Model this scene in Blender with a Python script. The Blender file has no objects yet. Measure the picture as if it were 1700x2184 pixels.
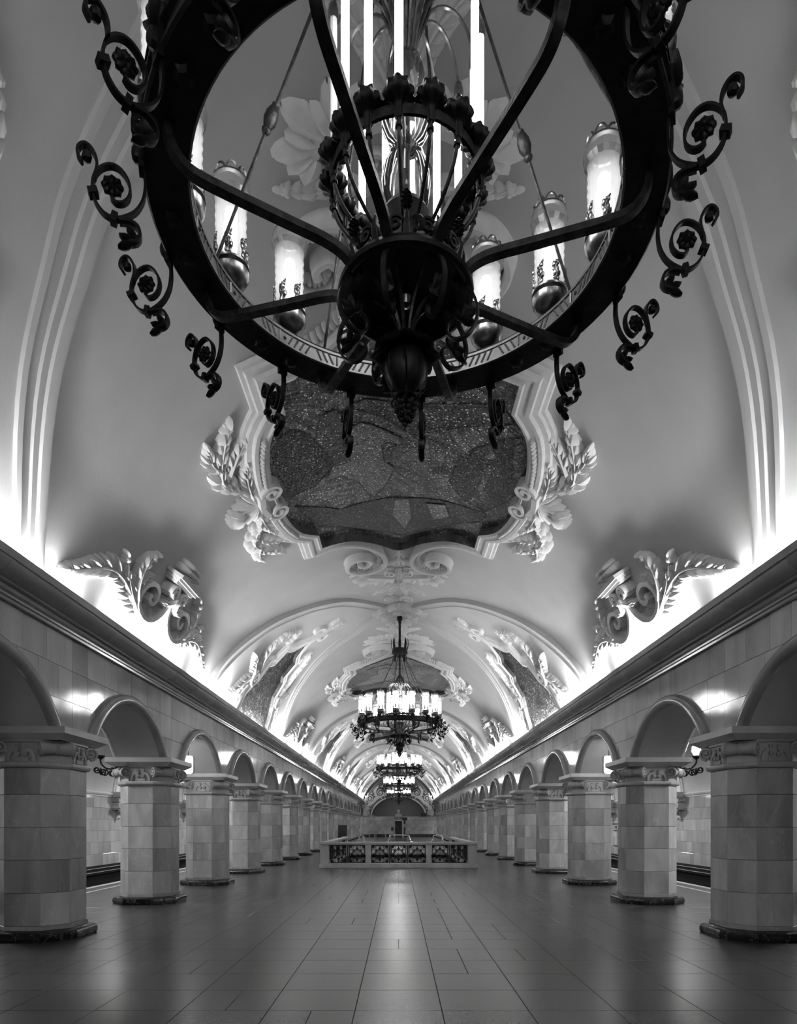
import bpy, bmesh, math, random
from mathutils import Vector, Matrix

# ------------------------------------------------------------------ camera, world, lights, exposure
SC = bpy.context.scene
COL = SC.collection
EYE = 1.5
F_PX, HORIZON = 1400.0, 1758.0
cam_d = bpy.data.cameras.new('camera'); cam = bpy.data.objects.new('camera', cam_d); COL.objects.link(cam)
cam.location = (0, 0, EYE); cam.rotation_euler = (math.pi/2, 0, 0)
cam_d.sensor_fit = 'HORIZONTAL'; cam_d.sensor_width = 36.0
cam_d.lens = 36.0*F_PX/1700.0
cam_d.shift_y = (HORIZON-1092.0)/1700.0
cam_d.clip_start = 0.05; cam_d.clip_end = 300
SC.camera = cam
SC.view_settings.view_transform = 'Standard'; SC.view_settings.look = 'None'
SC.view_settings.gamma = 1.0; SC.view_settings.use_curve_mapping = False
SC.view_settings.exposure = 1.15
SC.cycles.max_bounces = 6; SC.cycles.diffuse_bounces = 3; SC.cycles.glossy_bounces = 3
SC.cycles.transmission_bounces = 4; SC.cycles.transparent_max_bounces = 10
SC.cycles.sample_clamp_indirect = 4.0
SC.cycles.caustics_reflective = False; SC.cycles.caustics_refractive = False
SC.cycles.use_denoising = True
SC.cycles.use_adaptive_sampling = True; SC.cycles.adaptive_threshold = 0.02

world = bpy.data.worlds.new('world'); SC.world = world; world.use_nodes = True
world.node_tree.nodes['Background'].inputs[0].default_value = (1, 1, 1, 1)
world.node_tree.nodes['Background'].inputs[1].default_value = 0.02

PERIOD = 15.44; SP = PERIOD/4; ZC = [3.12+PERIOD*k for k in range(5)]; Z_END = 77.3; Z_BACK = -22.0

def area_light(name, loc, rot, sx, sy, power):
    d = bpy.data.lights.new(name, 'AREA'); d.shape = 'RECTANGLE'; d.size = sx; d.size_y = sy; d.energy = power
    o = bpy.data.objects.new(name, d); o.location = loc; o.rotation_euler = rot; COL.objects.link(o); return o

COVE_W = 70.0      # watts per running cove trough of one pillar bay
for side in (-1, 1):
    for i in range(26):
        y0 = -2.68 + SP*(i-5)
        yc = y0 + SP/2
        if yc > Z_END: continue
        k = 0.6 if yc < -4 else 0.15 if yc < 5.5 else (0.5 if yc < 9.5 else 1.0)          # the lamps of the first bay burn lower
        # trough behind the cornice lip, throwing up and against the vault
        area_light('cove_lamp', (side*4.115, yc, EYE+2.825), (0, side*math.radians(180-36), 0), 0.06, SP*0.8, COVE_W*k)
        # platform aisle light above the track side
        if i % 2 == 0 and yc > 4: area_light('platform_lamp', (side*7.7, yc, EYE+2.75), (0, 0, 0), 0.5, 1.4, 75.0)

def point_light(name, loc, radius, power):
    d = bpy.data.lights.new(name, 'POINT'); d.shadow_soft_size = radius; d.energy = power
    o = bpy.data.objects.new(name, d); o.location = loc; COL.objects.link(o)
point_light('rear_fill_light', (0.03, -12.32, EYE+3.2), 1.6, 380.0)     # added bare fill light for the pillar fronts, in place of an unseen chandelier

# ------------------------------------------------------------------ materials
def new_mat(name):
    m = bpy.data.materials.new(name); m.use_nodes = True
    nt = m.node_tree; b = nt.nodes['Principled BSDF']; return m, nt, b
def g(v): return (v, v, v, 1)
def N(nt, t, **kw):
    n = nt.nodes.new(t)
    for k, v in kw.items(): setattr(n, k, v)
    return n
def ramp(nt, stops):
    r = N(nt, 'ShaderNodeValToRGB'); cr = r.color_ramp
    while len(cr.elements) < len(stops): cr.elements.new(0.5)
    for e, (p, v) in zip(cr.elements, stops): e.position = p; e.color = g(v)
    return r
def plain(name, v, rough=0.5, metal=0.0, noise=0.0, nscale=6.0, bump=0.0, bscale=60.0, spec=0.5):
    m, nt, b = new_mat(name)
    b.inputs['Base Color'].default_value = g(v); b.inputs['Roughness'].default_value = rough
    b.inputs['Metallic'].default_value = metal; b.inputs['Specular IOR Level'].default_value = spec
    tc = N(nt, 'ShaderNodeTexCoord')
    if noise:
        n = N(nt, 'ShaderNodeTexNoise'); n.inputs['Scale'].default_value = nscale; n.inputs['Detail'].default_value = 5
        nt.links.new(tc.outputs['Object'], n.inputs['Vector'])
        r = ramp(nt, [(0.3, v*(1-noise)), (0.7, v*(1+noise))]); nt.links.new(n.outputs['Fac'], r.inputs['Fac'])
        nt.links.new(r.outputs['Color'], b.inputs['Base Color'])
    if bump:
        n2 = N(nt, 'ShaderNodeTexNoise'); n2.inputs['Scale'].default_value = bscale; n2.inputs['Detail'].default_value = 3
        nt.links.new(tc.outputs['Object'], n2.inputs['Vector'])
        bp = N(nt, 'ShaderNodeBump'); bp.inputs['Strength'].default_value = bump; bp.inputs['Distance'].default_value = 0.01
        nt.links.new(n2.outputs['Fac'], bp.inputs['Height']); nt.links.new(bp.outputs['Normal'], b.inputs['Normal'])
    return m
def stone(name, lo, hi, rough, vein=0.35, scale=1.6, dark_vein=0.12, stretch=(1, 1, 0.35)):
    """veined marble: each slab (object or mesh island) has its own tone and its own cut of the vein pattern"""
    m, nt, b = new_mat(name); L = nt.links.new
    oi = N(nt, 'ShaderNodeObjectInfo'); ge = N(nt, 'ShaderNodeNewGeometry')
    add = N(nt, 'ShaderNodeMath', operation='ADD'); L(oi.outputs['Random'], add.inputs[0]); L(ge.outputs['Random Per Island'], add.inputs[1])
    fr = N(nt, 'ShaderNodeMath', operation='FRACT'); L(add.outputs[0], fr.inputs[0])
    tc = N(nt, 'ShaderNodeTexCoord')
    mul = N(nt, 'ShaderNodeMath', operation='MULTIPLY'); L(fr.outputs[0], mul.inputs[0]); mul.inputs[1].default_value = 57.0
    off = N(nt, 'ShaderNodeVectorMath', operation='ADD'); L(ge.outputs['Position'], off.inputs[0]); L(mul.outputs[0], off.inputs[1])
    mp = N(nt, 'ShaderNodeMapping'); L(off.outputs[0], mp.inputs['Vector']); mp.inputs['Scale'].default_value = stretch
    mp.inputs['Rotation'].default_value = (0.5, 0.7, 0.4)
    n = N(nt, 'ShaderNodeTexNoise'); n.inputs['Scale'].default_value = scale; n.inputs['Detail'].default_value = 6; n.inputs['Distortion'].default_value = 0.9
    L(mp.outputs[0], n.inputs['Vector'])
    w = N(nt, 'ShaderNodeTexNoise'); w.inputs['Scale'].default_value = scale*1.1; w.inputs['Detail'].default_value = 4; w.inputs['Distortion'].default_value = 1.6
    L(mp.outputs[0], w.inputs['Vector'])
    vr = ramp(nt, [(0.485, 0.0), (0.5, 1.0), (0.515, 0.0)]); L(w.outputs['Fac'], vr.inputs['Fac'])
    cl = ramp(nt, [(0.32, 1-vein), (0.68, 1+vein*0.5)]); L(n.outputs['Fac'], cl.inputs['Fac'])
    tone = N(nt, 'ShaderNodeMapRange'); L(fr.outputs[0], tone.inputs['Value']); tone.inputs['To Min'].default_value = lo; tone.inputs['To Max'].default_value = hi
    m1 = N(nt, 'ShaderNodeMath', operation='MULTIPLY'); L(tone.outputs[0], m1.inputs[0]); L(cl.outputs['Color'], m1.inputs[1])
    m2 = N(nt, 'ShaderNodeMath', operation='MULTIPLY'); L(vr.outputs['Color'], m2.inputs[0]); m2.inputs[1].default_value = dark_vein
    m3 = N(nt, 'ShaderNodeMath', operation='ADD'); L(m1.outputs[0], m3.inputs[0]); L(m2.outputs[0], m3.inputs[1])
    L(m3.outputs[0], b.inputs['Base Color']); b.inputs['Roughness'].default_value = rough
    return m
def emit(name, s):
    m, nt, b = new_mat(name); b.inputs['Base Color'].default_value = g(0.9)
    b.inputs['Emission Color'].default_value = g(1); b.inputs['Emission Strength'].default_value = s; return m
def shell_glass(name, clear=0.55, glow=0.25, tint=0.9, rough=0.12):
    """thin pressed glass: part clear, part diffusing, with a polished face"""
    m, nt, b = new_mat(name); L = nt.links.new; out = nt.nodes['Material Output']
    tr = N(nt, 'ShaderNodeBsdfTransparent'); tr.inputs[0].default_value = g(tint)
    tl = N(nt, 'ShaderNodeBsdfTranslucent'); tl.inputs[0].default_value = g(tint)
    gl = N(nt, 'ShaderNodeBsdfGlossy'); gl.inputs['Roughness'].default_value = rough; gl.inputs[0].default_value = g(0.9)
    lw = N(nt, 'ShaderNodeLayerWeight'); lw.inputs['Blend'].default_value = 0.35
    a = N(nt, 'ShaderNodeMixShader'); a.inputs[0].default_value = 1-clear; L(tr.outputs[0], a.inputs[1]); L(tl.outputs[0], a.inputs[2])
    c = N(nt, 'ShaderNodeMixShader'); L(lw.outputs['Fresnel'], c.inputs[0]); L(a.outputs[0], c.inputs[1]); L(gl.outputs[0], c.inputs[2])
    L(c.outputs[0], out.inputs['Surface']); return m
def mosaic_mat(name, dim, flat=None):
    m, nt, b = new_mat(name); L = nt.links.new
    ge = N(nt, 'ShaderNodeNewGeometry')
    big = N(nt, 'ShaderNodeTexNoise'); big.inputs['Scale'].default_value = 0.95; big.inputs['Detail'].default_value = 4; big.inputs['Distortion'].default_value = 1.5
    L(ge.outputs['Position'], big.inputs['Vector'])
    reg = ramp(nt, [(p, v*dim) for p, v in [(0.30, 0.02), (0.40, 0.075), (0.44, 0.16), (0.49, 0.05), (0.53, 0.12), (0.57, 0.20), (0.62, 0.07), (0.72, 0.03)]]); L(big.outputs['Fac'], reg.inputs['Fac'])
    ln = N(nt, 'ShaderNodeTexNoise'); ln.inputs['Scale'].default_value = 1.7; ln.inputs['Detail'].default_value = 2; ln.inputs['Distortion'].default_value = 2.2
    L(ge.outputs['Position'], ln.inputs['Vector'])
    edge = ramp(nt, [(0.488, 1.0), (0.5, 0.08), (0.512, 1.0)]); L(ln.outputs['Fac'], edge.inputs['Fac'])
    vo = N(nt, 'ShaderNodeTexVoronoi'); vo.inputs['Scale'].default_value = 52.0; vo.inputs['Randomness'].default_value = 0.55
    L(ge.outputs['Position'], vo.inputs['Vector'])
    sp = N(nt, 'ShaderNodeSeparateColor'); L(vo.outputs['Color'], sp.inputs[0])
    tone = ramp(nt, [(0.0, 0.6), (0.25, 0.85), (0.5, 1.0), (0.75, 1.2), (0.90, 1.8), (0.955, 13.0)]); tone.color_ramp.interpolation = 'CONSTANT'  # few brightest tesserae: glints painted into the base colour
    L(sp.outputs[0], tone.inputs['Fac'])
    a = N(nt, 'ShaderNodeMath', operation='MULTIPLY'); L(reg.outputs['Color'], a.inputs[0]); L(edge.outputs['Color'], a.inputs[1])
    if flat is not None:
        fr_ = ramp(nt, [(0.3, flat*0.7), (0.7, flat*1.35)]); L(big.outputs['Fac'], fr_.inputs['Fac']); L(fr_.outputs['Color'], a.inputs[0])
    c = N(nt, 'ShaderNodeMath', operation='MULTIPLY', use_clamp=True); L(a.outputs[0], c.inputs[0]); L(tone.outputs['Color'], c.inputs[1])
    L(c.outputs[0], b.inputs['Base Color'])
    b.inputs['Roughness'].default_value = 0.45; b.inputs['Specular IOR Level'].default_value = 0.10
    # every tessera is set at its own slight tilt
    nm = N(nt, 'ShaderNodeVectorMath', operation='SUBTRACT'); L(vo.outputs['Color'], nm.inputs[0]); nm.inputs[1].default_value = (0.5, 0.5, 0.5)
    sc = N(nt, 'ShaderNodeVectorMath', operation='SCALE'); L(nm.outputs[0], sc.inputs[0]); sc.inputs['Scale'].default_value = 0.35
    ad = N(nt, 'ShaderNodeVectorMath', operation='ADD'); L(ge.outputs['Normal'], ad.inputs[0]); L(sc.outputs[0], ad.inputs[1])
    no = N(nt, 'ShaderNodeVectorMath', operation='NORMALIZE'); L(ad.outputs[0], no.inputs[0]); L(no.outputs[0], b.inputs['Normal'])
    return m

M = {}
M['vault'] = plain('vault_plaster', 0.57, 0.85, noise=0.05, nscale=1.3, bump=0.15, bscale=25)
M['stucco'] = plain('stucco', 0.88, 0.8, noise=0.05, nscale=9)
M['stucco_b'] = plain('stucco_beads', 0.80, 0.8)
M['reveal'] = stone('reveal_marble_and_shade', 0.10, 0.16, 0.3, vein=0.6, scale=2.5, dark_vein=0.1)
M['aisle'] = plain('aisle_plaster', 0.62, 0.8, noise=0.05, nscale=2)
M['soffit'] = plain('soffit_plaster', 0.5, 0.8, noise=0.06, nscale=3)
M['joint'] = plain('joint_mortar', 0.05, 0.9)
M['wall_tile'] = stone('wall_marble', 0.50, 0.68, 0.09, vein=0.22, scale=1.3, dark_vein=-0.05)
M['pillar_tile'] = stone('pillar_marble', 0.40, 0.64, 0.24, vein=0.3, scale=2.0, dark_vein=0.10)
M['carved'] = stone('carved_marble', 0.44, 0.52, 0.4, vein=0.2, scale=2.0, dark_vein=0.0)
M['abacus'] = stone('abacus_marble', 0.52, 0.64, 0.3, vein=0.18, scale=2.0, dark_vein=0.0)
M['cornice'] = stone('cornice_marble', 0.30, 0.42, 0.16, vein=0.3, scale=1.4, dark_vein=0.03, stretch=(1, 0.4, 1))
M['arch'] = stone('arch_marble', 0.30, 0.40, 0.14, vein=0.25, scale=1.6, dark_vein=0.02)
M['plinth'] = stone('plinth_labradorite', 0.012, 0.03, 0.12, vein=0.6, scale=3.5, dark_vein=0.10)
M['base_strip'] = stone('base_strip_stone', 0.33, 0.46, 0.5, vein=0.15, scale=3)
M['floor'] = stone('floor_granite', 0.055, 0.085, 0.27, vein=0.38, scale=70, dark_vein=0.0, stretch=(1, 1, 1))
M['floor_joint'] = plain('floor_joint', 0.03, 0.8)
M['track_dark'] = plain('track_dark', 0.02, 0.12)
M['track_bed'] = plain('track_bed', 0.03, 0.8, noise=0.4, nscale=8)
M['white_paint'] = plain('white_paint', 0.65, 0.6)
M['black'] = plain('black_board', 0.012, 0.5)
M['bronze'] = plain('dark_bronze', 0.020, 0.46, metal=0.7, noise=0.35, nscale=14, bump=0.25, bscale=40)
M['iron'] = plain('wrought_bar_bronze', 0.055, 0.42, metal=0.8, noise=0.5, nscale=22, bump=0.3, bscale=60)
M['brass'] = plain('aged_brass', 0.32, 0.28, metal=1.0, noise=0.3, nscale=20)
M['frieze'] = plain('gilt_frieze', 0.22, 0.4, metal=0.6, noise=0.2, nscale=20)
M['chrome'] = plain('chrome', 0.75, 0.12, metal=1.0)
M['tube'] = emit('lit_lamp_tube', 16.0)
M['tube_soft'] = emit('lit_lamp_tube_soft', 2.4)
M['tube_low'] = emit('lit_lamp_tube_dim', 4.5)
M['bulb'] = emit('lit_bulb', 7.0)
M['shade'] = shell_glass('pressed_glass', 0.52, 0.3, 0.86, 0.12)
M['glass'] = shell_glass('clear_glass', 0.88, 0.1, 0.66, 0.05)
M['sign'] = emit('lit_sign_face', 2.2)
M['dead_tube'] = plain('unlit_tube', 0.55, 0.3)
M['mosaic'] = mosaic_mat('smalt_mosaic', 1.0)
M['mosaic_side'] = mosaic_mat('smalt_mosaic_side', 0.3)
for _n, _v in (('dark', 0.022), ('mid', 0.06), ('pale', 0.17), ('line', 0.006)): M['smalt_'+_n] = mosaic_mat('smalt_inlay_'+_n, 1.0, _v)
M['dark_ground'] = plain('dark_relief_ground', 0.10, 0.6)
M['niche'] = plain('niche_plaster', 0.20, 0.8)
M['bust'] = plain('bust_marble', 0.40, 0.5)
M['steel'] = plain('painted_steel', 0.42, 0.4)

# ------------------------------------------------------------------ mesh helpers
class MB:
    def __init__(s, m=None): s.v = []; s.f = []; s.m = m
    def add(s, vs, fs):
        k = len(s.v)
        s.v.extend([s.m(*p) if s.m else Vector(p) for p in vs]); s.f.extend([tuple(i+k for i in q) for q in fs])
    def box(s, x0, x1, y0, y1, z0, z1):
        s.add([(x0,y0,z0),(x1,y0,z0),(x1,y1,z0),(x0,y1,z0),(x0,y0,z1),(x1,y0,z1),(x1,y1,z1),(x0,y1,z1)],
              [(0,3,2,1),(4,5,6,7),(0,1,5,4),(1,2,6,5),(2,3,7,6),(3,0,4,7)])
    def grid(s, rows, closed_u=False, closed_v=False):
        n = len(rows); m = len(rows[0]); vs = [p for r in rows for p in r]; fs = []
        for i in range(n if closed_v else n-1):
            for j in range(m if closed_u else m-1):
                a = i*m+j; b = i*m+(j+1) % m; c = ((i+1) % n)*m+(j+1) % m; d = ((i+1) % n)*m+j
                fs.append((a, b, c, d))
        s.add(vs, fs); return n, m
    def tube(s, path, r, n=6, closed=False, cap=True, flat=None):
        path = [Vector(p) for p in path]; N_ = len(path)
        rr = r if isinstance(r, (list, tuple)) else [r]*N_
        t0 = (path[1]-path[0]).normalized(); up = Vector((0,0,1)) if abs(t0.z) < 0.9 else Vector((1,0,0))
        nrm = t0.cross(up).normalized(); rows = []
        for i, p in enumerate(path):
            if closed: t = (path[(i+1) % N_]-path[i-1])
            else: t = path[min(i+1, N_-1)]-path[max(i-1, 0)]
            t.normalize(); nrm = (nrm-t*nrm.dot(t))
            if nrm.length < 1e-6: nrm = t.orthogonal()
            nrm.normalize(); b = t.cross(nrm)
            rows.append([tuple(p+nrm*math.cos(2*math.pi*k/n)*rr[i]+b*math.sin(2*math.pi*k/n)*rr[i]) for k in range(n)])
        base = len(s.v); s.grid(rows, closed_u=True, closed_v=closed)
        if cap and not closed:
            s.f.append(tuple(base+k for k in range(n))); s.f.append(tuple(base+(N_-1)*n+k for k in range(n)))
    def bar(s, path, nrm, w, t, taper=None):
        """flat bar: w across nrm, t in the plane of the path"""
        path = [Vector(p) for p in path]; nrm = Vector(nrm).normalized(); N_ = len(path); rows = []
        for i, p in enumerate(path):
            tg = (path[min(i+1, N_-1)]-path[max(i-1, 0)]).normalized(); b = tg.cross(nrm).normalized()
            k = taper[i] if taper else 1.0
            rows.append([tuple(p+nrm*w/2*k+b*t/2), tuple(p+nrm*w/2*k-b*t/2), tuple(p-nrm*w/2*k-b*t/2), tuple(p-nrm*w/2*k+b*t/2)])
        base = len(s.v); s.grid(rows, closed_u=True); s.f.append((base, base+1, base+2, base+3))
        e = base+(N_-1)*4; s.f.append((e, e+1, e+2, e+3))
    def band(s, path, prof, closed=False, scale=None):
        """profile of (lateral, lift) swept along a path in surface coordinates (u, v), mitred"""
        n = len(path); rows = []
        for i in range(n):
            x, y = path[i]
            if closed: a = path[i-1]; c = path[(i+1) % n]
            else: a = path[i-1] if i else None; c = path[i+1] if i < n-1 else None
            def nn(p, q):
                dx, dy = q[0]-p[0], q[1]-p[1]; l = math.hypot(dx, dy) or 1; return (-dy/l, dx/l)
            if a is None: m_ = nn((x, y), c)
            elif c is None: m_ = nn(a, (x, y))
            else:
                n1 = nn(a, (x, y)); n2 = nn((x, y), c); mx, my = n1[0]+n2[0], n1[1]+n2[1]; l = mx*mx+my*my
                k = 2/l if l > 0.5 else 2/0.5
                m_ = (mx*k/1.0, my*k/1.0)
                # 2*(n1+n2)/|n1+n2|^2 gives the mitre vector
            sc = scale[i] if scale else 1.0
            rows.append([(x+m_[0]*d*sc, y+m_[1]*d*sc, h*(0.5+0.5*sc)) for d, h in prof])
        s.grid(rows, closed_v=closed)
        if not closed:
            m = len(prof); b = len(s.v)-n*m; s.f.append(tuple(b+k for k in range(m))); s.f.append(tuple(b+(n-1)*m+k for k in range(m)))
    def lobe(s, x, y, ang, ln, wd, h, base=0.5, bend=0.0):
        ca, sa = math.cos(ang), math.sin(ang); rows = []
        for t, w in ((0, 0.45), (0.3, 0.95), (0.62, 1.0), (0.88, 0.6), (1.0, 0.08)):
            hh = h*(0.55+0.45*math.sin(math.pi*min(1, t*0.9+0.1)))
            for_row = []
            for a, k in ((-1, 0), (-0.85, base), (0, 1), (0.85, base), (1, 0)):
                px, py = t*ln, a*w*wd/2+bend*ln*t*t
                for_row.append((x+px*ca-py*sa, y+px*sa+py*ca, hh*k))
            rows.append(for_row)
        s.grid(rows)
    def dome(s, x, y, rx, ry, h, ang=0.0, n=8):
        ca, sa = math.cos(ang), math.sin(ang); rows = []
        for rr, hh in ((1.0, 0), (0.92, 0.55), (0.55, 0.92), (0.02, 1.0)):
            rows.append([(x+rx*rr*math.cos(2*math.pi*k/n)*ca-ry*rr*math.sin(2*math.pi*k/n)*sa,
                          y+rx*rr*math.cos(2*math.pi*k/n)*sa+ry*rr*math.sin(2*math.pi*k/n)*ca, h*hh) for k in range(n)])
        s.grid(rows, closed_u=True)
    def lathe(s, prof, n=24, c=(0, 0, 0), scallop=0.0, lobes=8, cap=False):
        rows = []
        for r, z in prof:
            rows.append([(c[0]+r*(1+scallop*math.cos(lobes*2*math.pi*k/n))*math.cos(2*math.pi*k/n),
                          c[1]+r*(1+scallop*math.cos(lobes*2*math.pi*k/n))*math.sin(2*math.pi*k/n), c[2]+z) for k in range(n)])
        s.grid(rows, closed_u=True)
    def leaf(s, path, wid, n=6, h=0.08, stem=None, taper=True, a0=0.95, a1=0.45, tip=True, one=0):
        """acanthus leaf: midrib with rounded lobes to both sides"""
        path = smooth(path, 3); L_ = [0]
        for i in range(1, len(path)): L_.append(L_[-1]+math.dist(path[i], path[i-1]))
        def at(t):
            d = t*L_[-1]
            for i in range(1, len(path)):
                if L_[i] >= d-1e-9:
                    k = (d-L_[i-1])/max(1e-9, L_[i]-L_[i-1]); p, q = path[i-1], path[i]
                    return (p[0]+(q[0]-p[0])*k, p[1]+(q[1]-p[1])*k, math.atan2(q[1]-p[1], q[0]-p[0]))
            return (*path[-1], 0)
        w = stem or wid*0.10
        s.band(path, [(-w, 0), (-w*0.6, h*0.8), (0, h*1.15), (w*0.6, h*0.8), (w, 0)], scale=[1-0.75*i/(len(path)-1) for i in range(len(path))])
        n = int(n*1.5+0.5)
        for i in range(n):
            t = (i+0.3)/n; x, y, a = at(t)
            ww = wid*(math.sin(math.pi*(0.22+0.72*t))**0.8 if taper else 1.0)
            for sd in (-1, 1):
                if one and sd != one: continue
                s.lobe(x, y, a+sd*(a0+(a1-a0)*t), ww*0.64, L_[-1]/n*1.15, h*(1.0 if i % 2 else 0.82), bend=-sd*0.30)
        if tip:
            x, y, a = at(0.97); s.lobe(x, y, a, wid*0.4, wid*0.22, h)
    def mesh(s, name, smooth_=True, ang=35):
        me = bpy.data.meshes.new(name); me.from_pydata([tuple(v) for v in s.v], [], s.f)
        if smooth_:
            me.polygons.foreach_set('use_smooth', [True]*len(me.polygons)); me.set_sharp_from_angle(angle=math.radians(ang))
        me.update(); return me
    def build(s, name, mat, parent=None, loc=None, smooth_=True, ang=35, kind=None):
        me = s.mesh(name, smooth_, ang); me.materials.append(mat); o = bpy.data.objects.new(name, me); COL.objects.link(o)
        if parent: o.parent = parent
        if loc is not None: o.location = loc
        if kind: o['kind'] = kind
        return o
def smooth(p, k=3):
    """Catmull-Rom refinement of a 2D or 3D polyline"""
    out = []; n = len(p)
    if n < 3: return [tuple(q) for q in p]
    for i in range(n-1):
        p0, p1, p2, p3 = p[max(i-1, 0)], p[i], p[i+1], p[min(i+2, n-1)]
        for j in range(k):
            t = j/k
            out.append(tuple(0.5*((2*b)+(-a+c)*t+(2*a-5*b+4*c-d)*t*t+(-a+3*b-3*c+d)*t**3) for a, b, c, d in zip(p0, p1, p2, p3)))
    out.append(tuple(p[-1])); return out
def empty(name, loc=(0, 0, 0), rot=(0, 0, 0)):
    o = bpy.data.objects.new(name, None); o.location = loc; o.rotation_euler = rot; o.empty_display_size = 0.1; COL.objects.link(o); return o
def tag(o, label=None, cat=None, group=None, kind=None):
    if label: o['label'] = label
    if cat: o['category'] = cat
    if group: o['group'] = group
    if kind: o['kind'] = kind
    return o
def dup(o, parent=None):
    c = o.copy(); COL.objects.link(c)
    if parent is not None: c.parent = parent
    return c
def copy_tree(o, parent=None):
    c = dup(o, parent)
    for ch in KIDS(o): copy_tree(ch, c)
    return c
def KIDS(o): return [x for x in o.children]
def inst(src_mesh, name, parent, loc=(0,0,0), rot=(0,0,0), scale=(1,1,1)):
    o = bpy.data.objects.new(name, src_mesh); COL.objects.link(o); o.parent = parent; o.location = loc; o.rotation_euler = rot; o.scale = scale; return o
ORD = ['nearest', 'second', 'third', 'fourth', 'fifth', 'sixth', 'seventh', 'eighth', 'ninth', 'tenth', 'eleventh', 'twelfth', 'thirteenth',
       'fourteenth', 'fifteenth', 'sixteenth', 'seventeenth', 'eighteenth', 'nineteenth', 'twentieth']
SIDE = {-1: 'left', 1: 'right'}

# tile with a chamfered face; local x = width, z = height, face looks along -y, back at y=0
TILE_CACHE = {}
def tile_mesh(w, h, t, mat, key='tile'):
    k = (round(w, 3), round(h, 3), round(t, 3), mat.name, key)
    if k not in TILE_CACHE:
        mb = MB(); add_tile(mb, w, h, t); me = mb.mesh(key, False); me.materials.append(mat); TILE_CACHE[k] = me
    return TILE_CACHE[k]
def add_tile(mb, w, h, t, xf=None, gap=0.0025, ch=0.004):
    a, b = w/2-gap, h/2-gap; c, d = a-ch, b-ch
    vs = [(-a, 0, -b), (a, 0, -b), (a, 0, b), (-a, 0, b), (-a, -t+ch*0.6, -b), (a, -t+ch*0.6, -b), (a, -t+ch*0.6, b), (-a, -t+ch*0.6, b),
          (-c, -t, -d), (c, -t, -d), (c, -t, d), (-c, -t, d)]
    if xf: vs = [xf(*v) for v in vs]
    fs = [(0,1,5,4),(1,2,6,5),(2,3,7,6),(3,0,4,7),(4,5,9,8),(5,6,10,9),(6,7,11,10),(7,4,8,11),(8,9,10,11)]
    mb.add(vs, fs)

# ------------------------------------------------------------------ vault
R_V, Y0_V = 4.37, EYE+1.68
def V3(u, v, h):
    a = u/R_V; r = R_V-h; return Vector((r*math.sin(a), v, Y0_V+r*math.cos(a)))
def vmap(zc, ztop=7.5, side=1):
    return lambda u, v, h: V3(u*side, v+zc, h)-Vector((0, zc, ztop))
U_S = 5.80
mb = MB(V3)
us = [-U_S+2*U_S*i/72 for i in range(73)]; vs_ = [Z_BACK+(Z_END-Z_BACK)*j/24 for j in range(25)]
mb.grid([[(u, v, 0) for u in us] for v in vs_])
ceiling = tag(mb.build('ceiling', M['vault']), kind='structure')

# ribs that part each lunette from the plain vault
RIB = [(0.0, 0.30), (0.55, 0.42), (0.91, 0.80), (1.46, 1.40), (2.08, 1.85), (2.79, 2.30), (3.32, 2.70), (3.99, 3.15), (4.93, 3.85), (5.45, 4.15), (5.71, 4.30)]
RIBP = [(-0.21, 0), (-0.21, 0.05), (-0.15, 0.06), (-0.13, 0.035), (-0.02, 0.035), (0.0, 0.06), (0.08, 0.06), (0.10, 0.085), (0.17, 0.10), (0.21, 0.10), (0.23, 0.0)]
nr = 0
for k, zc in enumerate(ZC):
    for fwd in (-1, 1):
        for sd in (-1, 1):
            if k == 0 and fwd == -1: continue
            pts = smooth([(u, d) for u, d in RIB[1:]], 4)
            path = [(u*sd, zc+fwd*d) for u, d in pts]
            prof = RIBP if sd*fwd > 0 else [(-d, h) for d, h in RIBP]
            mb = MB(V3); mb.band(path, prof); nr += 1
            tag(mb.build('trim_%d' % nr, M['vault'], ang=25), kind='structure')

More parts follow.
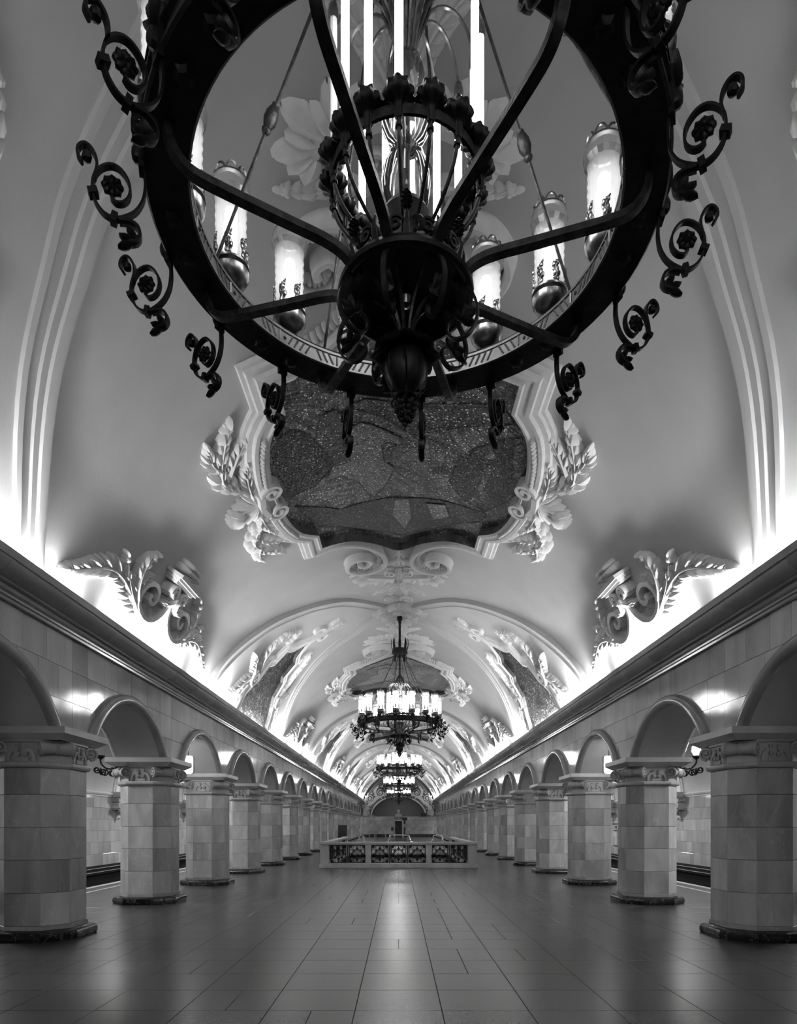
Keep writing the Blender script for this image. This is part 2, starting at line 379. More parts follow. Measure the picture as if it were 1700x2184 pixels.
# ------------------------------------------------------------------ arcade walls with arches
P_FIRST = 5.04                       # first pillar in view range
PIL = [P_FIRST+SP*i for i in range(19)]
X_W = 4.42; X_WO = 5.22; AB_TOP = EYE+1.24; CR_TOP = EYE+2.52
ARC_R, ARC_C = 1.73, EYE+0.295       # arch torus centre radius and centre height
def arc_z(dz, r):                    # height of the arch line at a distance from the bay's middle
    return ARC_C+math.sqrt(max(0.0, r*r-dz*dz))
HALF = SP/2
def bay_outline(r):
    lim = math.sqrt(max(0, r*r-(AB_TOP-ARC_C)**2)); pts = [(-HALF, AB_TOP), (-lim, AB_TOP)]
    for i in range(1, 24):
        a = -lim+2*lim*i/24; pts.append((a, arc_z(a, r)))
    pts += [(lim, AB_TOP), (HALF, AB_TOP)]; return pts
R_IN = 1.645
for sd in (-1, 1):
    base = MB()
    nb = -2
    y = PIL[0]+HALF-SP*3
    while y < Z_END+HALF:
        for X in (X_W+0.018, X_WO):
            o = bay_outline(R_IN)
            rows = [[(sd*X, y+d, z) for d, z in o], [(sd*X, y+d, CR_TOP+0.45) for d, z in o]]
            base.grid(rows)
        o = bay_outline(R_IN)
        y += SP
    w = tag(base.build('wall_%s' % SIDE[sd], M['joint'], smooth_=False), kind='structure')
    # intrados of every arch and underside of the springers
    so = MB(); y = PIL[0]+HALF-SP*3
    while y < Z_END+HALF:
        o = bay_outline(R_IN); so.grid([[(sd*(X_W+0.018), y+d, z) for d, z in o], [(sd*X_WO, y+d, z) for d, z in o]]); y += SP
    s_ = so.build('arch_soffit', M['soffit'], parent=w); s_['kind'] = 'stuff'
    # aisle face plaster
    af = MB(); y = PIL[0]+HALF-SP*3
    while y < Z_END+HALF:
        o = bay_outline(R_IN); af.grid([[(sd*(X_WO+0.01), y+d, z) for d, z in o], [(sd*(X_WO+0.01), y+d, CR_TOP+0.45) for d, z in o]]); y += SP
    a_ = af.build('platform_face', M['aisle'], parent=w, smooth_=False)
    # marble slabs: three courses, cut to the arch
    rows = [(AB_TOP, AB_TOP+0.40), (AB_TOP+0.40, AB_TOP+0.83), (AB_TOP+0.83, CR_TOP+0.03)]
    rnd = random.Random(11 if sd > 0 else 5)
    def slab(mb_, y0, y1, z0, z1, yc):
        g_ = 0.003; y0 += g_; y1 -= g_; z0 += g_; z1 -= g_
        n = 6; top = []; bot = []
        rr = ARC_R+0.07
        for i in range(n+1):
            yy = y0+(y1-y0)*i/n; d = abs(yy-yc); zb = z0
            if d < rr and arc_z(d, rr) > z0: zb = arc_z(d, rr)
            bot.append((yy, zb)); top.append((yy, z1))
        keep = [i for i in range(n+1) if bot[i][1] < z1-0.004]
        if len(keep) < 2: return False
        bot = [bot[i] for i in keep]; top = [top[i] for i in keep]
        f = 0.003
        fr = [[(sd*X_W, yy, z) for yy, z in bot], [(sd*X_W, yy, z) for yy, z in top]]
        mb_.grid(fr); m = len(bot); b = len(mb_.v)-2*m
        ring = [b+i for i in range(m)]+[b+2*m-1-i for i in range(m)]
        back = [(sd*(X_W+0.018), mb_.v[i].y, mb_.v[i].z) for i in ring]; k = len(mb_.v); mb_.v.extend(Vector(p) for p in back)
        L_ = len(ring)
        for i in range(L_): mb_.f.append((ring[i], ring[(i+1) % L_], k+(i+1) % L_, k+i))
        return True
    far = MB(); y = PIL[0]+HALF-SP*2; count = 0
    while y < Z_END:
        for ri, (z0, z1) in enumerate(rows):
            yy = y-HALF
            cuts = [yy]
            nn_ = 8 if ri < 2 else 7
            ws = [rnd.choice((0.8, 1.0, 1.25, 1.0)) for _ in range(nn_)]; t = sum(ws); acc = 0
            for w_ in ws: acc += w_/t*SP; cuts.append(yy+acc)
            for a, b in zip(cuts, cuts[1:]):
                if y < 22 and count < 290:
                    mb = MB()
                    if slab(mb, a, b, z0, z1, y): mb.build('marble_slab', M['wall_tile'], parent=w, smooth_=False); count += 1
                else: slab(far, a, b, z0, z1, y)
        y += SP
    far.build('marble_slab_far', M['wall_tile'], parent=w, smooth_=False, kind='stuff')
    # arch mouldings, one shared mesh
    def moulding():
        mb = MB(); lim = math.sqrt(ARC_R**2-(AB_TOP-ARC_C)**2); a_m = math.asin(lim/ARC_R); path = []
        for i in range(29):
            a = -a_m+2*a_m*i/28; path.append((0, ARC_R*math.sin(a), ARC_C+ARC_R*math.cos(a)))
        rows = []
        prof = [(0.085, 0.03), (0.085, 0.0), (0.075, -0.045), (0.045, -0.075), (0.0, -0.085), (-0.045, -0.075), (-0.075, -0.045), (-0.085, 0.0), (-0.085, 0.03)]
        for i, p in enumerate(path):
            a = -a_m+2*a_m*i/28; rows.append([(x, math.sin(a)*(ARC_R+r), ARC_C+math.cos(a)*(ARC_R+r)) for r, x in prof])
        mb.grid(rows); return mb
    me = moulding().mesh('arch_moulding', True, 40); me.materials.append(M['arch'])
    y = PIL[0]-HALF
    y = PIL[0]+HALF-SP
    while y < Z_END:
        o = inst(me, 'arch_moulding', w, (sd*(X_W-0.012), y, 0), (0, 0, 0), (sd, 1, 1))
        o = inst(me, 'arch_moulding', w, (sd*(X_WO+0.02), y, 0), (0, 0, 0), (-sd, 1, 1))
        y += SP
    # cornice: near stones one by one, the rest in one run
    CP = [(4.40, 2.50), (4.36, 2.50), (4.355, 2.53), (4.33, 2.535), (4.325, 2.56), (4.30, 2.565), (4.285, 2.575), (4.275, 2.60), (4.285, 2.625), (4.30, 2.635),
          (4.24, 2.64), (4.235, 2.655), (4.17, 2.66), (4.11, 2.685), (4.07, 2.725), (4.055, 2.775), (4.062, 2.795), (4.045, 2.80), (4.04, 2.89), (4.07, 2.895), (4.075, 2.80), (4.30, 2.79)]
    def seg(length, gap):
        mb = MB(); mb.grid([[(x, -length/2+gap, EYE+z) for x, z in CP], [(x, length/2-gap, EYE+z) for x, z in CP]])
        return mb
    c = empty('trim_cornice_%s' % SIDE[sd], (0, 0, 0)); tag(c, kind='structure')
    sm = seg(SP/3, 0.0018).mesh('cornice_stone', True, 30); sm.materials.append(M['cornice'])
    y = 3.0; k = 0
    while y < 26: inst(sm, 'cornice_stone', c, (0, y+SP/6, 0), scale=(sd, 1, 1)); y += SP/3; k += 1
    mb = MB(); yy = y
    while yy < Z_END:
        mb.grid([[(sd*x, yy+0.002, EYE+z) for x, z in CP], [(sd*x, min(yy+SP/3, Z_END)-0.002, EYE+z) for x, z in CP]]); yy += SP/3
    mb.build('cornice_run', M['cornice'], parent=c, ang=30, kind='stuff')
    mb = MB(); mb.grid([[(sd*x, Z_BACK, EYE+z) for x, z in CP], [(sd*x, 3.0, EYE+z) for x, z in CP]])
    mb.build('cornice_run', M['cornice'], parent=c, ang=30)

# ------------------------------------------------------------------ pillars
X_P = 4.825; OA, OC = 0.485, 0.232
def octo(o=0.0):
    a = OA+o; c = OC+o*0.414
    return [(-c, -a), (c, -a), (a, -c), (a, c), (c, a), (-c, a), (-a, c), (-a, -c)]
def oct_lathe(mb, prof):
    mb.grid([[(x, y, z) for x, y in octo(o)] for o, z in prof], closed_u=True)
COURSES = [(0.19, 0.6135), (0.6135, 1.037), (1.037, 1.4605), (1.4605, 1.884), (1.884, 2.225)]
def spiral(cx, cy, r0, r1, a0, turns, n=26, d=1):
    return [(cx+(r0+(r1-r0)*i/n)*math.cos(a0+d*2*math.pi*turns*i/n), cy+(r0+(r1-r0)*i/n)*math.sin(a0+d*2*math.pi*turns*i/n)) for i in range(n+1)]
PM = {}
def pm(key, mb, mat, ang=35):
    me = mb.mesh(key, True, ang); me.materials.append(mat); PM[key] = me
mb = MB(); oct_lathe(mb, [(-0.022, 0.19), (-0.022, 2.23)]); pm('shaft_core', mb, M['joint'])
mb = MB(); oct_lathe(mb, [(0.0, 0.13), (0.018, 0.135), (0.018, 0.185), (0.0, 0.19)]); pm('base_strip', mb, M['base_strip'], 20)
mb = MB(); oct_lathe(mb, [(0.0, 0.0), (0.115, 0.0), (0.13, 0.03), (0.13, 0.075), (0.11, 0.11), (0.075, 0.13), (0.0, 0.132)]); pm('base_moulding', mb, M['plinth'], 30)
mb = MB(); oct_lathe(mb, [(0.0, 2.225), (0.03, 2.23), (0.05, 2.25), (0.055, 2.27), (0.05, 2.29), (0.03, 2.305), (0.0, 2.31)]); pm('neck_ring', mb, M['carved'], 30)
mb = MB(); oct_lathe(mb, [(0.0, 2.305), (0.0, 2.55), (0.02, 2.56), (0.02, 2.585), (-0.3, 2.587)]); pm('capital_drum', mb, M['carved'], 30)
mb = MB()
rows = []
for a, z in ((0.50, 2.58), (0.615, 2.655), (0.615, 2.74), (0.0, 2.742)):
    rows.append([(-a, -a, z), (a, -a, z), (a, a, z), (-a, a, z)])
mb.grid(rows, closed_u=True); pm('abacus', mb, M['abacus'], 20)
# bolster lying across a diagonal face, its scroll discs at both ends; local: x along the face, y outward negative
mb = MB()
for s_ in (-1, 1):
    prev = []
    for x, r in ((0.0, 0.070), (0.012, 0.078), (0.022, 0.066), (0.035, 0.070), (0.10, 0.078), (0.175, 0.086)):
        prev.append([(s_*x, -0.05+r*math.cos(2*math.pi*k/14), 2.478+r*math.sin(2*math.pi*k/14)) for k in range(14)])
    mb.grid(prev, closed_u=True)
pm('bolster', mb, M['carved'], 50)
mb = MB()
for s_ in (-1, 1):
    x0, x1 = s_*0.170, s_*0.205
    sp = [(-0.05+p[0], 2.478+p[1]) for p in spiral(0, 0, 0.093, 0.018, -math.pi/2, 1.6, 24, -s_ if False else -1)]
    mb.bar([(s_*0.188, p[0], p[1]) for p in [( -0.02+0.035, 2.31), (0.02, 2.36), (0.02, 2.42)]+sp[12:13]], (1, 0, 0), 0.036, 0.03)
    mb.bar([(s_*0.192, p[0], p[1]) for p in sp], (1, 0, 0), 0.04, 0.028)
    rows = [[(s_*0.185, -0.05+0.088*math.cos(2*math.pi*k/14), 2.478+0.088*math.sin(2*math.pi*k/14)) for k in range(14)], [(s_*0.185, -0.05+0.001*math.cos(k), 2.478+0.001*math.sin(k)) for k in range(14)]]
    mb.grid(rows, closed_u=True)
    rows = [[(s_*0.188+s_*h, -0.05+r*math.cos(2*math.pi*k/10), 2.478+r*math.sin(2*math.pi*k/10)) for k in range(10)] for r, h in ((0.026, 0), (0.026, 0.02), (0.012, 0.032), (0.001, 0.034))]
    mb.grid(rows, closed_u=True)
pm('scroll_volute', mb, M['carved'], 40)
# lyre of two S scrolls on a flat face: (x, z) relief, proud along -y
mb = MB(lambda x, z, h: Vector((x, -h, z)))
for s_ in (-1, 1):
    arch = [(s_*0.165, 2.31), (s_*0.163, 2.36), (s_*0.145, 2.41), (s_*0.11, 2.447), (s_*0.07, 2.452), (s_*0.043, 2.43)]
    mb.band(smooth(arch, 3)+[], [(-0.024, 0), (-0.022, 0.03), (0.022, 0.03), (0.024, 0)], scale=None)
    mb.band([(s_*0.043+p[0]*s_, 2.405+p[1]) for p in spiral(0, 0, 0.036, 0.006, 1.4, 1.35, 16, -1)], [(-0.010, 0), (-0.009, 0.036), (0.009, 0.036), (0.010, 0)])
    mb.band([(s_*0.05+p[0]*s_, 2.505+p[1]) for p in spiral(0, 0, 0.034, 0.006, -2.2, 1.3, 16, 1)], [(-0.009, 0), (-0.008, 0.034), (0.008, 0.034), (0.009, 0)])
    mb.band(smooth([(s_*0.085, 2.452), (s_*0.045, 2.465), (s_*0.022, 2.488)], 3), [(-0.012, 0), (-0.01, 0.032), (0.01, 0.032), (0.012, 0)])
    mb.dome(s_*0.043, 2.405, 0.012, 0.012, 0.045); mb.dome(s_*0.05, 2.505, 0.011, 0.011, 0.04)
mb.box(-0.09, 0.09, 2.31, 2.355, 0, 0.022)
pm('scroll_relief', mb, M['carved'], 30)
FACES = []      # (centre x, centre y, rotation, width)
for i in range(4):
    a = i*math.pi/2                      # cardinal faces: first looks along -y
    FACES.append((math.sin(a)*OA*1, -math.cos(a)*OA, a, 2*OC, 'flat'))
    b = a+math.pi/4; m_ = (OA+OC)/math.sqrt(2)
    FACES.append((math.sin(b)*m_, -math.cos(b)*m_, b, math.sqrt(2)*(OA-OC), 'diag'))
far_tiles = MB()
for cx, cy, a, w_, kd in FACES:
    for z0, z1 in COURSES:
        def xf(x, y, z, cx=cx, cy=cy, a=a, zc=(z0+z1)/2):
            y -= 0.0
            ix = -math.sin(a)*0.022; iy = math.cos(a)*0.022
            return (cx+ix+x*math.cos(a)-y*math.sin(a), cy+iy+x*math.sin(a)+y*math.cos(a), z+zc)
        add_tile(far_tiles, w_, z1-z0, 0.022, xf)
pm('facing_tile_far', far_tiles, M['pillar_tile'], 10)
def pillar(x, y, near, label):
    r = empty('pillar', (x, y, 0)); tag(r, kind='structure')
    r['label'] = label
    for k in ('shaft_core', 'base_strip', 'base_moulding', 'neck_ring', 'capital_drum', 'abacus'): inst(PM[k], k, r)
    for cx, cy, a, w_, kd in FACES:
        if kd == 'diag':
            q = (cx, cy, 0)
            o = inst(PM['bolster'], 'bolster', r, q, (0, 0, a)); inst(PM['scroll_volute'], 'scroll_volute', o)
        else: inst(PM['scroll_relief'], 'scroll_relief', r, (cx, cy, 0), (0, 0, a))
        if near:
            for z0, z1 in COURSES:
                me = tile_mesh(w_, z1-z0, 0.022, M['pillar_tile'], 'facing_tile')
                inst(me, 'facing_tile', r, (cx-math.sin(a)*0.022, cy+math.cos(a)*0.022, (z0+z1)/2), (0, 0, a))
    if not near:
        o = inst(PM['facing_tile_far'], 'facing_tile_far', r); o['kind'] = 'stuff'
for sd in (-1, 1):
    for i, y in enumerate(PIL):
        pillar(sd*X_P, y, i <= 7, ('octagonal marble-clad pillar with scroll capital, %s visible in the %s row' % (ORD[i-1], SIDE[sd])) if i else 'octagonal marble-clad pillar just beyond the %s edge of the view' % SIDE[sd])

# ------------------------------------------------------------------ floor, platform edge, tracks, track walls
ST_X, ST_Y0, ST_Y1 = 2.36, 23.2, 32.6          # stair well
X_EDGE, X_TW, Z_BED = 7.35, 10.5, -1.1
mb = MB()
for x0, x1, y0, y1 in ((-X_EDGE, X_EDGE, Z_BACK, ST_Y0), (-X_EDGE, -ST_X, ST_Y0, ST_Y1), (ST_X, X_EDGE, ST_Y0, ST_Y1), (-X_EDGE, X_EDGE, ST_Y1, Z_END)):
    mb.box(x0, x1, y0, y1, -0.3, -0.012)
floor = tag(mb.build('floor', M['floor_joint'], smooth_=False), kind='structure')
rnd = random.Random(3); farf = MB(); cnt = 0
def slab_flat(mb_, x0, x1, y0, y1, zt=0.0):
    g_ = 0.003; c = 0.0015
    mb_.add([(x0+g_, y0+g_, zt-0.012), (x1-g_, y0+g_, zt-0.012), (x1-g_, y1-g_, zt-0.012), (x0+g_, y1-g_, zt-0.012),
             (x0+g_, y0+g_, zt-0.0015), (x1-g_, y0+g_, zt-0.0015), (x1-g_, y1-g_, zt-0.0015), (x0+g_, y1-g_, zt-0.0015),
             (x0+g_+c, y0+g_+c, zt), (x1-g_-c, y0+g_+c, zt), (x1-g_-c, y1-g_-c, zt), (x0+g_+c, y1-g_-c, zt)],
            [(0,1,5,4),(1,2,6,5),(2,3,7,6),(3,0,4,7),(4,5,9,8),(5,6,10,9),(6,7,11,10),(7,4,8,11),(8,9,10,11)])
RW = 0.653; row = 0; y = 5.28-RW*17
while y < Z_END:
    xs = [-X_EDGE+0.02]; x = -7.0+ -0.0
    edges = [-7.35+0.7*i for i in range(22)]     # strips of 0.7 m, joints at +-0.35, +-1.05 ...
    i = 0
    while i < 21:
        a, b = edges[i], edges[i+1]
        span = 1
        mode = rnd.random()
        parts = [(a, b)]
        if mode < 0.28: parts = [(a, (a+b)/2), ((a+b)/2, b)]
        for (p, q) in parts:
            if q <= p: continue
            if ST_Y0-0.3 < y+RW/2 < ST_Y1+0.2 and -ST_X-0.05 < (p+q)/2 < ST_X+0.05: continue
            y1 = min(y+RW, Z_END)
            near = 3.2 < y < 12.2 and abs((p+q)/2) < min(6.7, 0.62*y1+0.9)
            if near and cnt < 298:
                m1 = MB(); slab_flat(m1, p, q, y, y1); m1.build('paving_slab', M['floor'], parent=floor, smooth_=False); cnt += 1
            else: slab_flat(farf, p, q, y, y1)
        i += 1
    y += RW
farf.build('paving_slab_far', M['floor'], parent=floor, smooth_=False, kind='stuff')
for sd in (-1, 1):
    mb = MB(); mb.box(min(sd*6.80, sd*6.86), max(sd*6.80, sd*6.86), Z_BACK, Z_END, 0.0, 0.004); mb.build('edge_line', M['white_paint'], parent=floor, smooth_=False)
    mb = MB(); x0, x1 = sorted((sd*7.18, sd*X_EDGE)); mb.box(x0, x1, Z_BACK, Z_END, -0.05, 0.006); mb.build('platform_edge', M['abacus'], parent=floor, smooth_=False)
    # track bed and rails
    mb = MB(); x0, x1 = sorted((sd*X_EDGE, sd*X_TW)); mb.box(x0, x1, Z_BACK, Z_END, Z_BED-0.2, Z_BED)
    x0, x1 = sorted((sd*(X_EDGE-0.25), sd*(X_EDGE-0.05))); mb.box(x0, x1, Z_BACK, Z_END, Z_BED, -0.3)
    tb = tag(mb.build('floor_track_bed_%s' % SIDE[sd], M['track_bed'], smooth_=False), kind='structure')
    for rx in (8.1, 9.62):
        mb = MB(); x0, x1 = sorted((sd*rx, sd*(rx+0.07))); mb.box(x0, x1, Z_BACK, Z_END, Z_BED, Z_BED+0.16); mb.build('rail', M['steel'], parent=tb, smooth_=False)
    # track wall: black skirting with two white cables, marble courses, moulding, bracket consoles
    tw = MB(); x0, x1 = sorted((sd*X_TW, sd*(X_TW+0.3))); tw.box(x0, x1, Z_BACK, Z_END, Z_BED, 2.62)
    w = tag(tw.build('wall_track_%s' % SIDE[sd], M['joint'], smooth_=False), kind='structure')
    mb = MB(); x0, x1 = sorted((sd*(X_TW-0.02), sd*X_TW)); mb.box(x0, x1, Z_BACK, Z_END, Z_BED, -0.24); mb.build('dark_skirting', M['track_dark'], parent=w, smooth_=False)
    mb = MB(); x0, x1 = sorted((sd*(X_TW-0.06), sd*X_TW)); mb.box(x0, x1, Z_BACK, Z_END, -0.24, 0.06); mb.build('black_band', M['black'], parent=w, smooth_=False)
    for z in (-0.03, -0.16):
        mb = MB(); mb.tube([(sd*(X_TW-0.09), Z_BACK, z), (sd*(X_TW-0.09), Z_END, z)], 0.011, 6); mb.build('cable', M['steel'], parent=w)
    rnd = random.Random(40+sd); far = MB(); cnt = 0
    for ci in range(6):
        z0 = 0.06+0.405*ci; z1 = z0+0.405; y = Z_BACK
        while y < Z_END:
            wd = rnd.choice((0.32, 0.42, 0.42, 0.56)); y1 = min(y+wd, Z_END)
            def xf(x, yy, z, yc=(y+y1)/2, zc=(z0+z1)/2): return (sd*(X_TW+yy), yc+x, zc+z)
            if 20.5 < y < 34 and cnt < 290:
                me = tile_mesh(round(y1-y, 3), z1-z0, 0.02, M['wall_tile'], 'marble_tile')
                inst(me, 'marble_tile', w, (sd*X_TW, (y+y1)/2, (z0+z1)/2), (0, 0, -sd*math.pi/2 if sd > 0 else math.pi/2)); cnt += 1
            else: add_tile(far, y1-y, z1-z0, 0.02, xf)
            y = y1
    far.build('marble_tile_far', M['wall_tile'], parent=w, smooth_=False, kind='stuff')
    mb = MB(); pr = [(X_TW, 2.47), (X_TW-0.05, 2.49), (X_TW-0.05, 2.53), (X_TW-0.09, 2.55), (X_TW-0.12, 2.60), (X_TW-0.12, 2.64), (X_TW, 2.66)]
    mb.grid([[(sd*x, Z_BACK, z) for x, z in pr], [(sd*x, Z_END, z) for x, z in pr]]); mb.build('wall_moulding', M['stucco'], parent=w, ang=30)
    # aisle vault
    av = MB(); prof = []
    for i in range(25):
        t = math.pi*i/24; xm = (X_WO+X_TW)/2; hw = (X_TW-X_WO)/2
        x = xm-hw*math.cos(t); zb = 3.75+(2.62-3.75)*(i/24)**1.6; z = zb+(4.75-max(zb, 3.2))*math.sin(t)**0.9
        prof.append((sd*x, z))
    av.grid([[(x, Z_BACK, z) for x, z in prof], [(x, Z_END, z) for x, z in prof]])
    tag(av.build('ceiling_aisle_%s' % SIDE[sd], M['aisle'], ang=60), kind='structure')
    # transverse ribs of the aisle and their consoles on the track wall
    for j, y in enumerate(PIL):
        if j % 2 == 0: 
            continue
        mb = MB(); rows = []
        for i, (x, z) in enumerate(prof):
            p0 = prof[max(0, i-1)]; p1 = prof[min(24, i+1)]; dx, dz = p1[0]-p0[0], p1[1]-p0[1]; l = math.hypot(dx, dz); nx, nz = dz/l*sd, -dx/l*sd
            rows.append([(x+nx*h, y+d, z+nz*h) for d, h in ((-0.22, -0.02), (-0.22, 0.05), (-0.16, 0.05), (-0.14, 0.09), (0.14, 0.09), (0.16, 0.05), (0.22, 0.05), (0.22, -0.02))])
        mb.grid(rows); mb.build('transverse_rib', M['stucco'], parent=w, ang=25)
    me = {}
    mb = MB(); mb.box(-0.03, 0.34, -0.42, 0.42, 2.50, 2.68); mb.box(0, 0.26, -0.34, 0.34, 2.32, 2.50)
    mb.grid([[(x, yv, z) for yv in (-hw, hw)] for x, hw, z in ((0.30, 0.40, 2.16), (0.30, 0.40, 2.10), (0.26, 0.34, 2.06))])
    mb.box(0, 0.30, -0.40, 0.40, 2.09, 2.17); mb.box(0, 0.26, -0.35, 0.35, 2.04, 2.09)
    rows = []
    for x, hw, z in ((0.0, 0.30, 2.04), (0.24, 0.30, 2.04), (0.23, 0.24, 1.97), (0.16, 0.16, 1.90), (0.10, 0.12, 1.82), (0.12, 0.10, 1.74), (0.10, 0.08, 1.69), (0.0, 0.06, 1.66)):
        rows.append([(x, -hw, z), (x+0.02, -hw*0.5, z), (x+0.02, hw*0.5, z), (x, hw, z)])
    mb.grid(rows); mb.box(0, 0.22, -0.26, 0.26, 2.17, 2.32)
    cm = mb.mesh('console', True, 30); cm.materials.append(M['carved'])
    mb = MB()
    for s2 in (-1, 1):
        mb.bar([(0.15+p[0], s2*0.36, 2.41+p[1]) for p in spiral(0, 0, 0.11, 0.02, 0.0, 1.4, 16)], (0, 1, 0), 0.07, 0.03)
        mb.tube([(0.15, -0.34, 2.41), (0.15, 0.34, 2.41)], 0.085, 10)
    vm = mb.mesh('scroll', True, 40); vm.materials.append(M['carved'])
    for j, y in enumerate(PIL):
        if j % 2 == 0: continue
        o = inst(cm, 'console', w, (sd*(X_TW-0.02), y, 0), (0, 0, 0), (-sd, 1, 1)); inst(vm, 'scroll', o)

# ------------------------------------------------------------------ ceiling mosaics in their cartouche frames
Z_TOP = 7.45
def mirror4(q):
    """full clockwise outline from the quadrant u>0, v>0 (first point on the v axis, last on the u axis)"""
    a = list(q); b = [(u, -v) for u, v in reversed(q[:-1])]; c = [(-u, -v) for u, v in q[1:]]; d = [(-u, v) for u, v in reversed(q[1:-1])]
    return a+b+c+d
Q = [(0.0, 3.25), (0.14, 3.20)]+smooth([(0.14, 3.20), (0.50, 2.86), (0.94, 2.57), (1.27, 2.48), (1.64, 2.46)], 3)[1:]+[(1.64, 1.88)]+smooth([(1.64, 1.88), (1.92, 1.55), (2.07, 1.08), (2.15, 0.5), (2.16, 0.0)], 3)[1:]
OUT4 = mirror4(Q)
def fan_panel(mb, outline, c, h, ks=(0.001, 0.2, 0.4, 0.6, 0.8, 1.0)):
    mb.grid([[(c[0]+(u-c[0])*k, c[1]+(v-c[1])*k, h) for u, v in outline] for k in ks], closed_u=True)
FR = [(0.0, 0.0), (0.0, 0.17), (0.05, 0.185), (0.07, 0.15), (0.17, 0.15), (0.19, 0.175), (0.25, 0.175), (0.27, 0.12), (0.35, 0.11), (0.37, 0.07), (0.42, 0.06), (0.43, 0.0)]
SCROLL = smooth([(1.80, 2.66), (1.30, 2.68), (0.95, 2.82), (0.60, 3.12), (0.37, 3.52), (0.30, 3.95), (0.42, 4.27), (0.70, 4.42), (1.0, 4.33), (1.20, 4.05), (1.14, 3.73), (0.93, 3.60), (0.72, 3.67), (0.65, 3.86), (0.75, 4.02), (0.90, 3.96), (0.90, 3.84)], 4)
def side_cluster(mb, s, t):
    """acanthus, shell and paired volutes on the flank, mirrored by s across u and t along v"""
    f = lambda pts: [(u*s, v*t) for u, v in pts]
    mb.leaf(f([(2.62, 0.55), (2.86, 1.0), (2.80, 1.35), (2.62, 1.72), (2.42, 2.02)]), 0.42, 6, 0.13)
    mb.leaf(f([(2.72, 1.15), (2.5, 1.4), (2.28, 1.62)]), 0.34, 4, 0.13)
    mb.leaf(f([(2.80, 1.30), (2.88, 1.55), (2.84, 1.86)]), 0.32, 4, 0.12)
    mb.leaf(f([(2.55, 0.30), (2.52, 0.75), (2.42, 1.1)]), 0.32, 5, 0.16)
    mb.leaf(f([(2.62, 0.60), (2.75, 0.75), (2.86, 0.95)]), 0.24, 3, 0.16)
def volute(mb, cx, cy, r, s, t, h=0.24, w=0.05):
    mb.band([(cx*s+p[0]*s, cy*t+p[1]*t) for p in spiral(0, 0, r, r*0.16, 0.2, 1.7, 30)], [(-w/2, 0.05), (-w/2, h), (w/2, h), (w/2, 0.05)])
    mb.dome(cx*s, cy*t, r*0.85, r*0.85, h*0.6)
CART = {}
